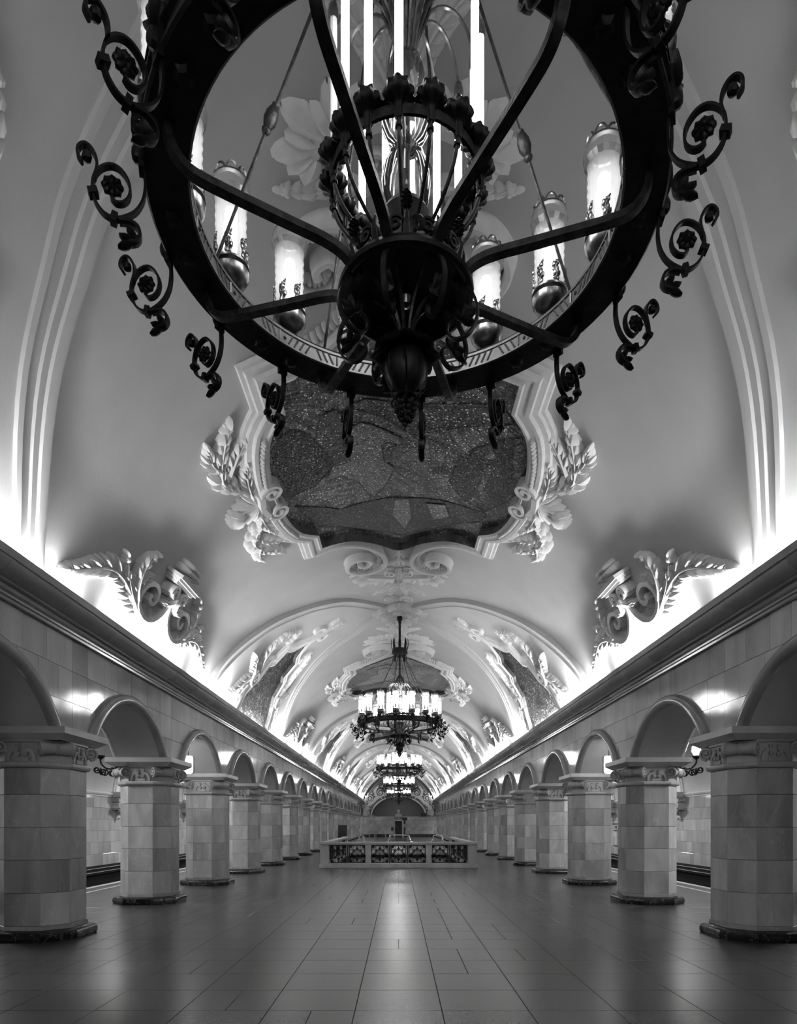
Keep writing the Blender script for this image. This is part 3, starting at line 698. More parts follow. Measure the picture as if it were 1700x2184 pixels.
def cart_meshes():
    def mk(key, mb, mat, ang=30, sm=True):
        me = mb.mesh(key, sm, ang); me.materials.append(mat); CART[key] = me
    fm = vmap(0, Z_TOP); base = lambda: MB(fm)
    mb = base(); fan_panel(mb, OUT4, (0, 0), 0.012); mk('mosaic_panel', mb, M['mosaic'])
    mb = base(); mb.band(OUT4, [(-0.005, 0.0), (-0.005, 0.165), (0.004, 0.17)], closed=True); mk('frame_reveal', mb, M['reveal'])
    mb = base(); mb.band(OUT4, FR, closed=True, scale=[0.30 if abs(v) > 2.5 else (0.55 if abs(v) > 2.47 and abs(u) < 1.5 else 1.0) for u, v in OUT4]); mk('frame_moulding', mb, M['stucco'], 25)
    # beading on the curved flanks
    mb = base(); pth = smooth([(1.92, 1.55), (2.07, 1.08), (2.15, 0.5), (2.16, 0.0)], 6)
    for s in (-1, 1):
        for t in (-1, 1):
            for i in range(1, len(pth)-5, 1):
                u, v = pth[i]; mb.dome((u+0.12)*s, v*t, 0.058, 0.055, 0.235)
    mk('beading', mb, M['stucco_b'], 60)
    mb = base()
    mb.band(SCROLL, [(-0.05, 0), (-0.05, 0.17), (-0.03, 0.19), (0.03, 0.19), (0.05, 0.17), (0.05, 0)])
    mk('scroll_a', mb, M['stucco'], 25)
    mb = base()
    ins = [(u, v) for u, v in SCROLL]
    L_ = [0]
    for i in range(1, len(ins)): L_.append(L_[-1]+math.dist(ins[i], ins[i-1]))
    n = int(L_[-1]/0.105)
    for k in range(3, n-3):
        d = k*L_[-1]/n; i = next(j for j in range(1, len(L_)) if L_[j] >= d)
        q = (d-L_[i-1])/(L_[i]-L_[i-1]); dx, dy = ins[i][0]-ins[i-1][0], ins[i][1]-ins[i-1][1]; l = math.hypot(dx, dy)
        x = ins[i-1][0]+dx*q; y = ins[i-1][1]+dy*q; nx, ny = -dy/l, dx/l      # towards the inside of the curl
        r = 0.052*min(1.0, 0.45+k/12) if k < n*0.62 else 0.036
        mb.dome(x-nx*(-1)*-0.0+(-nx)*-0.0+nx*(-0.11)*-1*0+(dy/l)*-0.0, y, 0.001, 0.001, 0.001, n=3) if False else None
        mb.dome(x+nx*0.115*SC_SIGN, y+ny*0.115*SC_SIGN, r*1.25, r, 0.13, math.atan2(ny, nx))
    mk('scroll_beads', mb, M['stucco_b'], 60)
    for key, s in (('side_acanthus', 1),):
        mb = base()
        for t in (-1, 1): side_cluster(mb, s, t)
        # shell fan pointing away from the frame
        for i in range(9):
            a = -1.15+2.3*i/8; mb.lobe(2.5, 0, a, 0.42+0.10*math.cos(a), 0.13, 0.15)
        for i in range(7):
            a = -0.8+1.6*i/6; mb.lobe(2.78, 0.0, a, 0.34, 0.13, 0.19, base=0.7)
        mk(key, mb, M['stucco'], 40)
        mb = base()
        for t in (-1, 1): volute(mb, 2.22, 0.30, 0.20, s, t)
        mb.band([(2.42, -0.30), (2.47, 0.0), (2.42, 0.30)], [(-0.05, 0.05), (-0.05, 0.23), (0.05, 0.23), (0.05, 0.05)])
        mk('paired_volutes', mb, M['stucco'], 30)
    # palmettes between frame and chandelier boss, one end
    mb = base()
    for i in range(11):
        a = math.pi/2+(-1.2+2.4*i/10); mb.lobe(0, 3.42, a, 0.44+0.16*math.cos((i-5)/5*1.3), 0.11, 0.11)
    for i in range(9):
        a = math.pi/2+(-0.9+1.8*i/8); mb.lobe(0, 3.85, a, 0.42+0.18*math.cos((i-4)/4*1.3), 0.10, 0.09)
    mk('shell', mb, M['stucco'], 40)
    mb = base()
    for s in (-1, 1):
        for bx, by, aa, ll, ww in ((0.45, 5.15, 1.75, 0.36, 0.22), (0.55, 5.15, 1.35, 0.42, 0.22), (0.66, 5.15, 1.05, 0.30, 0.18), (0.72, 5.15, 0.75, 0.44, 0.24), (0.80, 5.10, 0.40, 0.28, 0.18), (0.84, 5.05, 0.10, 0.36, 0.22), (0.84, 5.0, -0.40, 0.26, 0.18), (0.80, 4.98, -0.95, 0.26, 0.2), (0.40, 5.20, 1.2, 0.2, 0.14)):
            mb.lobe(bx*s-0.06*s, by, aa if s > 0 else math.pi-aa, ll, ww, 0.11)
        mb.band(smooth([(0.12*s, 5.30), (0.40*s, 5.22), (0.66*s, 5.12), (0.86*s, 5.0)], 4), [(-0.17, 0), (-0.12, 0.075), (0.12, 0.075), (0.17, 0)], scale=[1.0-0.03*i for i in range(13)])
        mb.leaf([(0.10*s, 4.62), (0.45*s, 4.66), (0.8*s, 4.66), (1.12*s, 4.74)], 0.26, 5, 0.06)
        mb.band([(0.2*s+p[0]*s, 4.86+p[1]) for p in spiral(0, 0, 0.15, 0.03, -1.2, 1.5, 20)], [(-0.025, 0), (-0.02, 0.08), (0.02, 0.08), (0.025, 0)])
        mb.leaf([(0.06*s, 5.45), (0.30*s, 5.9), (0.62*s, 6.2)], 0.34, 5, 0.07)
        mb.leaf([(0.03*s, 5.5), (0.14*s, 5.95), (0.22*s, 6.35)], 0.26, 4, 0.07)
        mb.band([(0.24*s+p[0]*s, 6.62+p[1]*0.8) for p in spiral(0, 0, 0.2, 0.04, 2.6, 1.5, 20)], [(-0.025, 0), (-0.02, 0.08), (0.02, 0.08), (0.025, 0)])
    mb.leaf([(0, 4.6), (0, 4.95), (0, 5.4)], 0.22, 4, 0.08)
    mk('palmette', mb, M['stucco'], 40)
SC_SIGN = -1
cart_meshes()
ORDC = ['the one nearest the camera', 'the second one along the hall', 'the third one along the hall', 'the fourth one along the hall', 'the last one before the end wall']
for k in range(5):
    zc = 10.84+PERIOD*k
    r = empty('ceiling_mosaic', (0, zc, Z_TOP))
    tag(r, 'dark ceiling mosaic in white scrolled plaster frame, %s' % ORDC[k], 'mosaic', 'mosaics along the crown of the vault')
    def put(key, sc=(1, 1, 1), name=None): return inst(CART[key], name or key, r, scale=sc)
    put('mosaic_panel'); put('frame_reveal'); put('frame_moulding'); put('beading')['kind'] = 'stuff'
    for s in (-1, 1):
        a = put('side_acanthus', (s, 1, 1)); put('paired_volutes', (s, 1, 1))
        for t in (-1, 1):
            o = put('scroll_a', (s, t, 1), 'scroll'); b = inst(CART['scroll_beads'], 'scroll_beads', o); b['kind'] = 'stuff'
        put('shell', (1, s, 1)); put('palmette', (1, s, 1))

INLAY = [('dark', [(0.88, 0.53), (0.96, -0.14), (1.17, -0.53), (1.6, -1.03), (1.91, -1.30), (2.06, -1.0), (2.12, -0.15), (1.98, 0.51), (1.63, 1.21), (1.16, 1.03)]),
         ('dark', [(-2.0, -1.0), (-1.63, -1.31), (-1.35, -1.03), (-1.18, -0.46), (-1.05, -0.03), (-1.47, 0.4), (-1.9, 0.43), (-2.0, -0.31)]),
         ('mid', [(-0.76, -1.47), (-0.46, -1.57), (0.21, -1.37), (1.5, -1.75), (1.7, -1.47), (0.99, -1.06), (0.22, -0.69), (-0.25, -1.14)]),
         ('dark', [(-1.90, 0.78), (-1.1, 1.45), (-0.21, 1.28), (0.73, 1.25), (1.69, 1.27), (1.60, 1.62), (0.81, 2.34), (0.08, 2.86), (-0.76, 2.47), (-1.6, 1.82)]),
         ('pale', [(-0.8, -0.93), (-0.56, -1.06), (-0.33, -0.9), (0.02, -0.61), (0.06, -0.4), (-0.18, -0.48), (-0.27, -0.41), (-0.24, 0.03), (-0.07, 0.28), (-0.21, 0.78), (-0.45, 1.2), (-0.58, 0.98), (-0.7, 0.59), (-1.0, 0.31), (-1.27, 0.35), (-1.04, -0.18), (-0.85, -0.33)]),
         ('mid', [(-1.15, -1.37), (-0.91, -1.46), (-0.78, -1.18), (-0.88, -0.55), (-0.79, -0.08), (-1.05, -0.03), (-1.17, -0.53), (-1.3, -0.86)]),
         ('pale', [(-0.07, 1.34), (0.20, 1.30), (0.26, 2.04), (0.13, 2.55), (-0.13, 1.94)]), ('pale', [(0.51, 1.42), (0.88, 1.36), (1.0, 1.77), (0.69, 2.05)])]
def inlays():
    fm = vmap(0, Z_TOP); out = []
    for i, (tone, pts) in enumerate(INLAY):
        bm = bmesh.new(); vs = [bm.verts.new((u, v, 0)) for u, v in pts]; bm.faces.new(vs)
        bmesh.ops.triangulate(bm, faces=bm.faces[:]); bmesh.ops.subdivide_edges(bm, edges=bm.edges[:], cuts=3, use_grid_fill=True)
        for v in bm.verts: v.co = fm(v.co.x, v.co.y, 0.016+0.002*i)
        me = bpy.data.meshes.new('inlay'); bm.to_mesh(me); bm.free(); me.materials.append(M['smalt_'+tone])
        mb = MB(fm); mb.band(list(reversed(pts)) if sum((b[0]-a[0])*(b[1]+a[1]) for a, b in zip(pts, pts[1:]+pts[:1])) > 0 else pts, [(-0.011, 0.018+0.002*i), (0.011, 0.018+0.002*i)], closed=True)
        ml = mb.mesh('outline', False); ml.materials.append(M['smalt_line']); out.append((me, ml))
    return out
INL = inlays()
for o in [x for x in bpy.data.objects if x.name.startswith('mosaic_panel')]:
    if o.parent and o.parent.name.startswith('ceiling_mosaic'):
        for me, ml in INL:
            inst(me, 'inlay', o); inst(ml, 'outline', o)

# ------------------------------------------------------------------ acanthus scrolls standing over the cornice
def wing_meshes():
    out = {}
    fm = vmap(0, 5.0); fo = Vector((0, 0, 0))
    def conv(pts, dv=0.4): return [(-u, v+dv) for u, v in pts]
    base = lambda: MB(lambda u, v, h: V3(u, v, h)-Vector((3.9, 0, 5.0)))
    W_S = conv([(-4.58, -0.50), (-4.80, -0.47), (-5.02, -0.55), (-5.20, -0.78), (-5.25, -1.07), (-5.16, -1.32), (-4.98, -1.41), (-4.80, -1.33), (-4.71, -1.14), (-4.76, -0.95), (-4.90, -0.90), (-4.99, -1.0), (-4.96, -1.12), (-4.88, -1.10)])
    mb = base(); mb.band(smooth(W_S, 4), [(-0.035, 0), (-0.035, 0.15), (0.035, 0.15), (0.035, 0)])
    mk = smooth(W_S, 3)
    for i in range(2, 24):
        x, y = mk[i]; dx, dy = mk[i+1][0]-mk[i-1][0], mk[i+1][1]-mk[i-1][1]; a = math.atan2(dy, dx)
        mb.lobe(x, y, a-math.pi/2*WS, 0.15, 0.045, 0.09)
    me = mb.mesh('volute', True, 30); me.materials.append(M['stucco']); out['volute'] = me
    mb = base()
    mb.leaf(conv([(-5.27, -1.20), (-5.16, -1.50), (-5.02, -1.86), (-4.98, -2.20), (-5.06, -2.52), (-5.24, -2.90), (-5.36, -3.20)]), 0.52, 11, 0.12, a1=0.6)
    me = mb.mesh('long_leaf', True, 40); me.materials.append(M['stucco']); out['long_leaf'] = me
    mb = base()
    mb.leaf(conv([(-5.10, -1.44), (-4.94, -1.55), (-4.73, -1.60), (-4.53, -1.56), (-4.36, -1.42)]), 0.34, 6, 0.15)
    mb.leaf(conv([(-5.20, -1.42), (-5.05, -1.68), (-4.86, -1.93), (-4.68, -2.10)]), 0.26, 4, 0.13)
    mb.leaf(conv([(-4.85, -1.50), (-4.72, -1.42), (-4.62, -1.28)]), 0.2, 3, 0.14)
    me = mb.mesh('short_leaf', True, 40); me.materials.append(M['stucco']); out['short_leaf'] = me
    mb = base()
    # stepped bracket with shell crown
    for v0, v1, u0, u1, h in ((-0.46, 0.46, 4.30, 4.36, 0.30), (-0.42, 0.42, 4.36, 4.41, 0.26), (-0.37, 0.37, 4.41, 4.46, 0.22)):
        mb.add([(u0, v0, 0), (u1, v0, 0), (u1, v1, 0), (u0, v1, 0), (u0, v0, h), (u1, v0, h), (u1, v1, h), (u0, v1, h)], [(0,3,2,1),(4,5,6,7),(0,1,5,4),(1,2,6,5),(2,3,7,6),(3,0,4,7)])
    me = mb.mesh('bracket_shelf', True, 20); me.materials.append(M['stucco']); out['bracket_shelf'] = me
    mb = base()
    for i in range(7):
        a = math.pi+(-0.95+1.9*i/6); mb.lobe(4.34, -math.sin(a-math.pi)*0.0+(i-3)*0.06, a, 0.34, 0.12, 0.22, base=0.75)
    for i in range(5): mb.dome(4.17, -0.22+0.11*i, 0.07, 0.06, 0.27)
    for i in range(4): mb.dome(4.07, -0.165+0.11*i, 0.06, 0.055, 0.25)
    me = mb.mesh('shell_crown', True, 50); me.materials.append(M['stucco']); out['shell_crown'] = me
    mb = base()
    for t in (-1, 1):
        mb.band([(4.60+p[0], 0.17*t+p[1]*t) for p in spiral(0, 0, 0.13, 0.025, 1.2, 1.6, 22)], [(-0.025, 0), (-0.025, 0.22), (0.025, 0.22), (0.025, 0)])
        mb.leaf([(4.72, 0.05*t), (4.82, 0.16*t), (4.86, 0.32*t)], 0.16, 3, 0.22)
    mb.dome(4.72, 0, 0.12, 0.12, 0.26)
    me = mb.mesh('knot', True, 40); me.materials.append(M['stucco']); out['knot'] = me
    return out
WS = 1
WM = wing_meshes()
for sd in (-1, 1):
    for k in range(5):
        zc = 10.84+PERIOD*k
        r = empty('acanthus_ornament', (sd*3.9, zc, 5.0), ); r.scale = (sd, 1, 1)
        tag(r, 'winged white acanthus scroll ornament above the %s cornice, %s' % (SIDE[sd], ORDC[k]), 'relief', 'acanthus scrolls above the cornices')
        for key in ('bracket_shelf', 'shell_crown', 'knot'): inst(WM[key], key, r)
        for t in (-1, 1):
            for key in ('volute', 'long_leaf', 'short_leaf'): inst(WM[key], key, r, scale=(1, t, 1))

# ------------------------------------------------------------------ mosaics in the lunettes beside each chandelier
def lunette_meshes():
    out = {}
    base = lambda: MB(lambda u, v, h: V3(u, v, h)-Vector((3.0, 0, 6.0)))
    def mk(key, mb, mat, ang=30):
        me = mb.mesh(key, True, ang); me.materials.append(mat); out[key] = me
    half = [(5.72, 1.88), (5.45, 1.72)]+smooth([(5.45, 1.72), (5.1, 1.62), (4.60, 1.12)], 3)[1:]+[(4.12, 1.02), (3.97, 0.72), (3.45, 0.66)]+smooth([(3.45, 0.66), (3.3, 0.3), (3.0, 0.08)], 3)[1:]+[(2.92, 0.0)]
    lo = [(u, v) for u, v in half]; full = lo+[(u, -v) for u, v in reversed(lo[:-1])]
    mb = base(); ks = (0.001, 0.25, 0.5, 0.75, 1.0)
    rows = [[(u, v*k, 0.012) for u, v in reversed(half)] for k in (-1, -0.75, -0.5, -0.25, 0, 0.25, 0.5, 0.75, 1)]
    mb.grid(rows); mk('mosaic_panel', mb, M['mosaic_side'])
    pr = [(0.0, 0.0), (0.0, 0.10), (-0.04, 0.115), (-0.06, 0.09), (-0.15, 0.085), (-0.17, 0.11), (-0.22, 0.10), (-0.24, 0.05), (-0.30, 0.04), (-0.31, 0.0)]
    mb = base(); mb.band(full, pr if LS > 0 else [(-d, h) for d, h in pr]); mk('frame_moulding', mb, M['stucco'], 25)
    mb = base(); mb.band(full, [(0.006, 0.0), (0.006, 0.098), (-0.003, 0.102)]); mk('frame_reveal', mb, M['reveal'], 25)  # dark stone colour here paints in the frame's shaded inner side
    mb = base()
    mb.leaf([(4.45, 1.5), (4.0, 1.72), (3.6, 1.66), (3.2, 1.55), (2.95, 1.25)], 0.36, 8, 0.12)
    mb.leaf([(4.6, 1.75), (4.85, 2.1), (5.1, 2.4), (5.3, 2.75)], 0.40, 6, 0.12)
    mb.leaf([(4.55, 1.85), (4.35, 2.1), (4.2, 2.4)], 0.32, 4, 0.14)
    mb.leaf([(4.9, 1.9), (5.2, 2.1), (5.45, 2.2)], 0.30, 4, 0.12)
    mb.leaf([(3.35, 1.0), (3.1, 0.95), (2.85, 1.05)], 0.25, 4, 0.10)
    mb.band([(4.62+p[0], 1.62+p[1]) for p in spiral(0, 0, 0.24, 0.04, 2.5, 1.7, 26, -1)], [(-0.035, 0), (-0.035, 0.16), (0.035, 0.16), (0.035, 0)])
    mk('flank_leaves', mb, M['stucco'], 40)
    mb = base()
    for t in (-1, 1):
        mb.band(smooth([(3.05, 0.30*t), (2.75, 0.10*t), (2.4, 0.07*t), (2.2, 0.17*t), (2.22, 0.36*t), (2.4, 0.42*t), (2.48, 0.30*t), (2.38, 0.24*t)], 4), [(-0.045, 0), (-0.045, 0.11), (0.045, 0.11), (0.045, 0)])
        mb.leaf([(2.25, 0.1*t), (2.0, 0.18*t), (1.75, 0.34*t)], 0.26, 4, 0.09)
    mb.leaf([(2.3, 0), (2.0, 0), (1.62, 0)], 0.28, 5, 0.12)
    mk('finial', mb, M['stucco'], 40)
    return out
LS = 1
LM = lunette_meshes()
for sd in (-1, 1):
    for k, zc in enumerate(ZC):
        r = empty('lunette_mosaic', (sd*3.0, zc, 6.0)); r.scale = (sd, 1, 1)
        tag(r, 'glittering side mosaic in scrolled frame, %s lunettes, %s' % (SIDE[sd], ORDC[k]), 'mosaic', 'mosaics in the lunettes')
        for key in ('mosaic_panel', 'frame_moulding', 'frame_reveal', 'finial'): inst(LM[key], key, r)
        for t in (-1, 1): inst(LM['flank_leaves'], 'flank_leaves', r, scale=(1, t, 1))

# ------------------------------------------------------------------ ceiling bosses the chandeliers hang from
mb = MB()
mb.lathe([(0.02, -0.15), (0.20, -0.15), (0.22, -0.18), (0.30, -0.18), (0.33, -0.12), (0.46, -0.10), (0.50, -0.14), (0.56, -0.14), (0.60, -0.05), (0.61, 0.12)], 48, scallop=0.09, lobes=4)
bm_ = mb.mesh('boss_plate', True, 40); bm_.materials.append(M['stucco'])
mb = MB(lambda x, y, h: Vector((x, y, -h)))
for i in range(8):
    a = i*math.pi/4; mb.leaf([(0.24*math.cos(a), 0.24*math.sin(a)), (0.42*math.cos(a), 0.42*math.sin(a)), (0.66*math.cos(a), 0.66*math.sin(a))], 0.26 if i % 2 else 0.34, 3, 0.20)
bl_ = mb.mesh('boss_leaves', True, 40); bl_.materials.append(M['stucco'])
for k, zc in enumerate(ZC):
    r = empty('ceiling_boss', (0.03, zc, Y0_V+R_V-0.03))
    tag(r, 'white lobed plaster boss holding the stem of the %s chandelier' % ORD[k], 'ceiling rose', 'ceiling bosses')
    inst(bm_, 'boss_plate', r); inst(bl_, 'boss_leaves', r)

# ------------------------------------------------------------------ chandeliers
CH = {}
def ch_mesh(key, mb, mat, ang=35):
    me = mb.mesh(key, True, ang); me.materials.append(mat); CH[key] = me
def pol(r, th, z): return (r*math.sin(th), r*math.cos(th), z)
def rot_to(th): return math.pi/2-th            # turns a mesh built along +x to the bearing th (from +y towards +x)
D2R = math.radians
TH_L = [D2R(5.5+22.5*k) for k in range(16)]; TH_S = [D2R(16.75+45*k) for k in range(8)]
mb = MB(); mb.lathe([(0.987, 0.0), (1.163, 0.0), (1.174, 0.012), (1.174, 0.03), (1.157, 0.04), (1.157, 0.095), (1.174, 0.105), (1.174, 0.12), (1.14, 0.128), (1.0, 0.12), (0.989, 0.10), (0.987, 0.0)], 96); ch_mesh('ring', mb, M['bronze'], 25)
mb = MB(); mb.lathe([(0.986, 0.003), (0.977, 0.006), (0.977, 0.016), (0.984, 0.019), (0.984, 0.078), (0.977, 0.081), (0.977, 0.094), (0.986, 0.097)], 96)
for j in range(160):
    a = 2*math.pi*j/160; g_ = j % 10
    if g_ == 0: mb.tube([pol(0.986, a, 0.049), pol(0.972, a, 0.049)], [0.012, 0.006], 6); continue
    sl = 0.011 if g_ < 5 else (-0.011 if g_ < 9 else 0.0)
    if g_ == 5: continue
    mb.tube([pol(0.981, a-sl*1.4, 0.022), pol(0.981, a+sl*1.4, 0.076)], 0.0055, 4)
ch_mesh('frieze', mb, M['frieze'], 25)
mb = MB()
for j in range(64):
    a = 2*math.pi*j/64; c = [(0.0, 0.0)]
    pts = [pol(1.16, a+p[0]/1.16, 0.165+p[1]) for p in spiral(0, 0, 0.038, 0.010, -1.2, 1.3, 10, 1 if j % 2 else -1)]
    mb.tube(pts, 0.008, 4)
mb.lathe([(1.152, 0.205), (1.168, 0.205), (1.168, 0.213), (1.152, 0.213), (1.152, 0.205)], 64)
ch_mesh('crest', mb, M['bronze'], 50)
mb = MB(); mb.lathe([(0.0, -0.02), (0.025, -0.018), (0.035, -0.008), (0.04, 0.0)], 12, scallop=0.12, lobes=6); ch_mesh('boss', mb, M['bronze'])
# lamp on the ring
mb = MB(); mb.lathe([(0.005, 0.115), (0.022, 0.125), (0.014, 0.145), (0.026, 0.158), (0.022, 0.172), (0.040, 0.185), (0.075, 0.205), (0.097, 0.24), (0.100, 0.268), (0.088, 0.283), (0.101, 0.292), (0.101, 0.303), (0.080, 0.312), (0.0, 0.312)], 20)
ch_mesh('lamp_cup', mb, M['brass'], 40)
mb = MB(lambda u, v, h: Vector(((0.087+h)*math.cos(u/0.087), (0.087+h)*math.sin(u/0.087), v)))
for j in range(6):
    u = j*2*math.pi*0.087/6; mb.leaf([(u, 0.31), (u+0.008, 0.35), (u, 0.39), (u+0.016, 0.425)], 0.055, 3, 0.012)
ch_mesh('cup_leaves', mb, M['brass'], 50)
mb = MB(); rows = []
prof = [(0.078+0.006*(i/14), 0.315+0.335*i/14) for i in range(15)]+[(0.088, 0.665), (0.104, 0.69), (0.108, 0.72), (0.100, 0.755), (0.098, 0.765)]
for i, (r, z) in enumerate(prof):
    rows.append([((r+(0.006 if (k+i) % 2 and i < 15 else 0))*math.cos(2*math.pi*k/20), (r+(0.006 if (k+i) % 2 and i < 15 else 0))*math.sin(2*math.pi*k/20), z) for k in range(20)])
mb.grid(rows, closed_u=True); ch_mesh('lamp_shade', mb, M['shade'], 8)
mb = MB(); mb.lathe([(0.080, 0.755), (0.098, 0.757), (0.098, 0.768), (0.080, 0.768)], 20)
for j in range(8):
    a = 2*math.pi*j/8; pts = []
    for i in range(7):
        t = math.pi*i/6; aa = a-0.36*math.cos(t); pts.append((0.088*math.cos(aa), 0.088*math.sin(aa), 0.765+0.042*math.sin(t)))
    mb.tube(pts, 0.006, 4)
ch_mesh('shade_crown', mb, M['brass'], 50)
mb = MB(); mb.lathe([(0.0, 0.33), (0.03, 0.335), (0.034, 0.36), (0.034, 0.60), (0.024, 0.62), (0.0, 0.625)], 12); ch_mesh('lamp_tube', mb, M['tube']); ch_mesh('lamp_tube_low', mb, M['tube_soft'])
# scroll bracket, traced in its radial plane: x = distance beyond the ring, z = height
def sc(x, y): return (1.163+(x-348)*0.000277, 0, -(y-270)*0.000296)
BR = [(352, -60), (360, 120), (350, 270), (335, 450), (335, 600), (370, 780), (470, 950), (620, 1062), (760, 1115), (900, 1085), (1010, 975), (1065, 830), (1068, 690), (1030, 555), (940, 440), (820, 378), (700, 395), (592, 500), (545, 640), (568, 780), (650, 868), (745, 885), (810, 830)]
mb = MB(); p = smooth([sc(*q) for q in BR], 3); mb.bar(p, (0, 1, 0), 0.028, 0.010); ch_mesh('scroll_bar', mb, M['bronze'], 40)
mb = MB(); mb.bar(smooth([sc(*q) for q in [(1050, 620), (1020, 520), (1005, 420), (1030, 300), (1100, 205), (1185, 178), (1258, 240), (1272, 345), (1210, 430)]], 3), (0, 1, 0), 0.028, 0.011)
mb.lathe([(0.001, -0.024), (0.018, -0.014), (0.021, 0.0), (0.016, 0.016), (0.001, 0.024)], 8, c=sc(1150, 330)); ch_mesh('scroll_tip', mb, M['bronze'], 40)
mb = MB()
cx, _, cz = sc(795, 655)
for sgn in (-1, 1):
    mm = MB(lambda a, b, h, s=sgn: Vector((cx+a, s*h*0.55, cz+b)))
    for j in range(8): mm.lobe(0, 0, j*math.pi/4, 0.044, 0.040, 0.030)
    for j in range(8): mm.lobe(0, 0, (j+0.5)*math.pi/4, 0.034, 0.032, 0.044)
    mm.dome(0, 0, 0.014, 0.014, 0.055)
    k = len(mb.v); mb.v += mm.v; mb.f += [tuple(i+k for i in q) for q in mm.f]
ch_mesh('rosette', mb, M['bronze'], 50)
for q_, (x, y, a) in enumerate(((770, 1110, 0.25), (1062, 815, 1.2))):
    mb = MB()
    c = sc(x, y); ca, sa = math.cos(a), math.sin(a)
    k = [(c[0]+ca*u-sa*w, v, c[2]-(-sa*u-ca*w)) for u in (-0.012, 0.012) for w in (-0.019, 0.019) for v in (-0.020, 0.020)]
    mb.add(k, [(0, 1, 3, 2), (4, 6, 7, 5), (0, 4, 5, 1), (2, 3, 7, 6), (0, 2, 6, 4), (1, 5, 7, 3)])
    ch_mesh('clamp%d' % q_, mb, M['bronze'])
mb = MB()
for sgn in (-1, 1):
    mm = MB(lambda a, b, h, s=sgn: Vector((1.163+(a-348)*0.000277, s*h*0.02, -(b-270)*0.000296)))
    path = [(700, 1130), (560, 1115), (440, 1160), (400, 1280), (450, 1370), (560, 1410)]
    mm.band(smooth(path, 3), [(-26, 0), (-20, 0.9), (20, 0.9), (26, 0)])
    for x, y, a, l, w in ((450, 1330, -0.75, 200, 110), (500, 1370, -0.25, 210, 110), (520, 1400, 0.45, 220, 120), (420, 1280, 0.9, 160, 110)): mm.lobe(x, y, a, l, w, 1.1)
    k = len(mb.v); mb.v += mm.v; mb.f += [tuple(i+k for i in q) for q in mm.f]
ch_mesh('drop_leaf', mb, M['bronze'], 50)
mb = MB(); mb.box(-0.028, 0.028, -0.01, 0.012, -0.02, 0.17)
mm = MB(lambda a, b, h: Vector((a, 0.012+h, b)))
for a in (-0.9, -0.3, 0.3, 0.9): mm.lobe(0, 0.10, math.pi/2+a, 0.10, 0.035, 0.03)
mm.dome(0, 0.05, 0.03, 0.04, 0.03)
k = len(mb.v); mb.v += mm.v; mb.f += [tuple(i+k for i in q) for q in mm.f]
ch_mesh('mount', mb, M['bronze'])
# spokes, hub bowl, cage
mb = MB(); mb.bar(smooth([(0.235, 0, -0.275), (0.275, 0, -0.235), (0.33, 0, -0.195), (0.42, 0, -0.175), (0.60, 0, -0.17), (0.90, 0, -0.16), (1.00, 0, -0.145), (1.055, 0, -0.10), (1.08, 0, -0.04), (1.082, 0, 0.002)], 4), (0, 1, 0), 0.044, 0.030); ch_mesh('spoke', mb, M['iron'], 30)
mb = MB(); mb.lathe([(0.0, -0.205), (0.06, -0.205), (0.16, -0.215), (0.25, -0.245), (0.285, -0.285), (0.30, -0.292), (0.318, -0.285), (0.322, -0.268), (0.31, -0.255), (0.30, -0.235), (0.27, -0.215), (0.20, -0.19), (0.14, -0.14), (0.11, -0.06), (0.108, 0.05), (0.115, 0.10), (0.10, 0.13), (0.0, 0.13)], 48); ch_mesh('hub_bowl', mb, M['bronze'], 30)
mb = MB()
for j in range(12):
    a = 2*math.pi*j/12
    for s_ in (-1, 1):
        mb.tube([pol(0.275, a+s_*(0.02+p[0])/0.27, -0.17+p[1]) for p in spiral(0.03, 0, 0.036, 0.010, 2.6, 1.3, 12, -1)], 0.009, 5)
    mb.tube([pol(0.27, a, -0.22), pol(0.29, a, -0.16), pol(0.275, a, -0.11)], [0.018, 0.012, 0.006], 5)
    if j % 2 == 0:
        for dz, rr in ((-0.10, 0.012), (-0.08, 0.017), (-0.06, 0.015), (-0.042, 0.01)):
            for q in range(4):
                b = q*math.pi/2; c = (0.275*math.sin(a)+rr*math.cos(b), 0.275*math.cos(a)+rr*math.sin(b), dz)
                mb.lathe([(0.001, -0.012), (0.012, 0.0), (0.001, 0.012)], 5, c=c)
ch_mesh('hub_crest', mb, M['bronze'], 60)
mb = MB(); mb.tube(smooth([(0.10, 0, -0.12), (0.15, 0, -0.07), (0.24, 0, 0.0), (0.315, 0, 0.09), (0.348, 0, 0.18), (0.350, 0, 0.255)], 4), 0.0095, 6)
mb.lathe([(0.001, 0.165), (0.016, 0.168), (0.016, 0.18), (0.001, 0.182)], 8, c=(0.345, 0, 0)); ch_mesh('cage_rod', mb, M['iron'])
mb = MB(); mb.lathe([(0.343, 0.215), (0.357, 0.215), (0.357, 0.258), (0.343, 0.258), (0.343, 0.215)], 48); ch_mesh('cage_hoop', mb, M['iron'], 25)
mb = MB(); mb.lathe([(0.012, 0.20), (0.018, 0.21), (0.018, 0.25), (0.030, 0.262), (0.052, 0.272), (0.066, 0.288), (0.064, 0.306)], 40, c=(0.35, 0, 0), scallop=0.09, lobes=10); mb.lathe([(0.030, 0.275), (0.056, 0.295), (0.058, 0.325), (0.046, 0.335), (0.020, 0.31), (0.0, 0.31)], 40, c=(0.35, 0, 0), scallop=0.10, lobes=8); ch_mesh('tube_cup', mb, M['bronze'], 50)
mb = MB(); mb.lathe([(0.0, 0.30), (0.0185, 0.302), (0.0185, 0.92), (0.014, 0.94), (0.0, 0.945)], 10, c=(0.35, 0, 0))
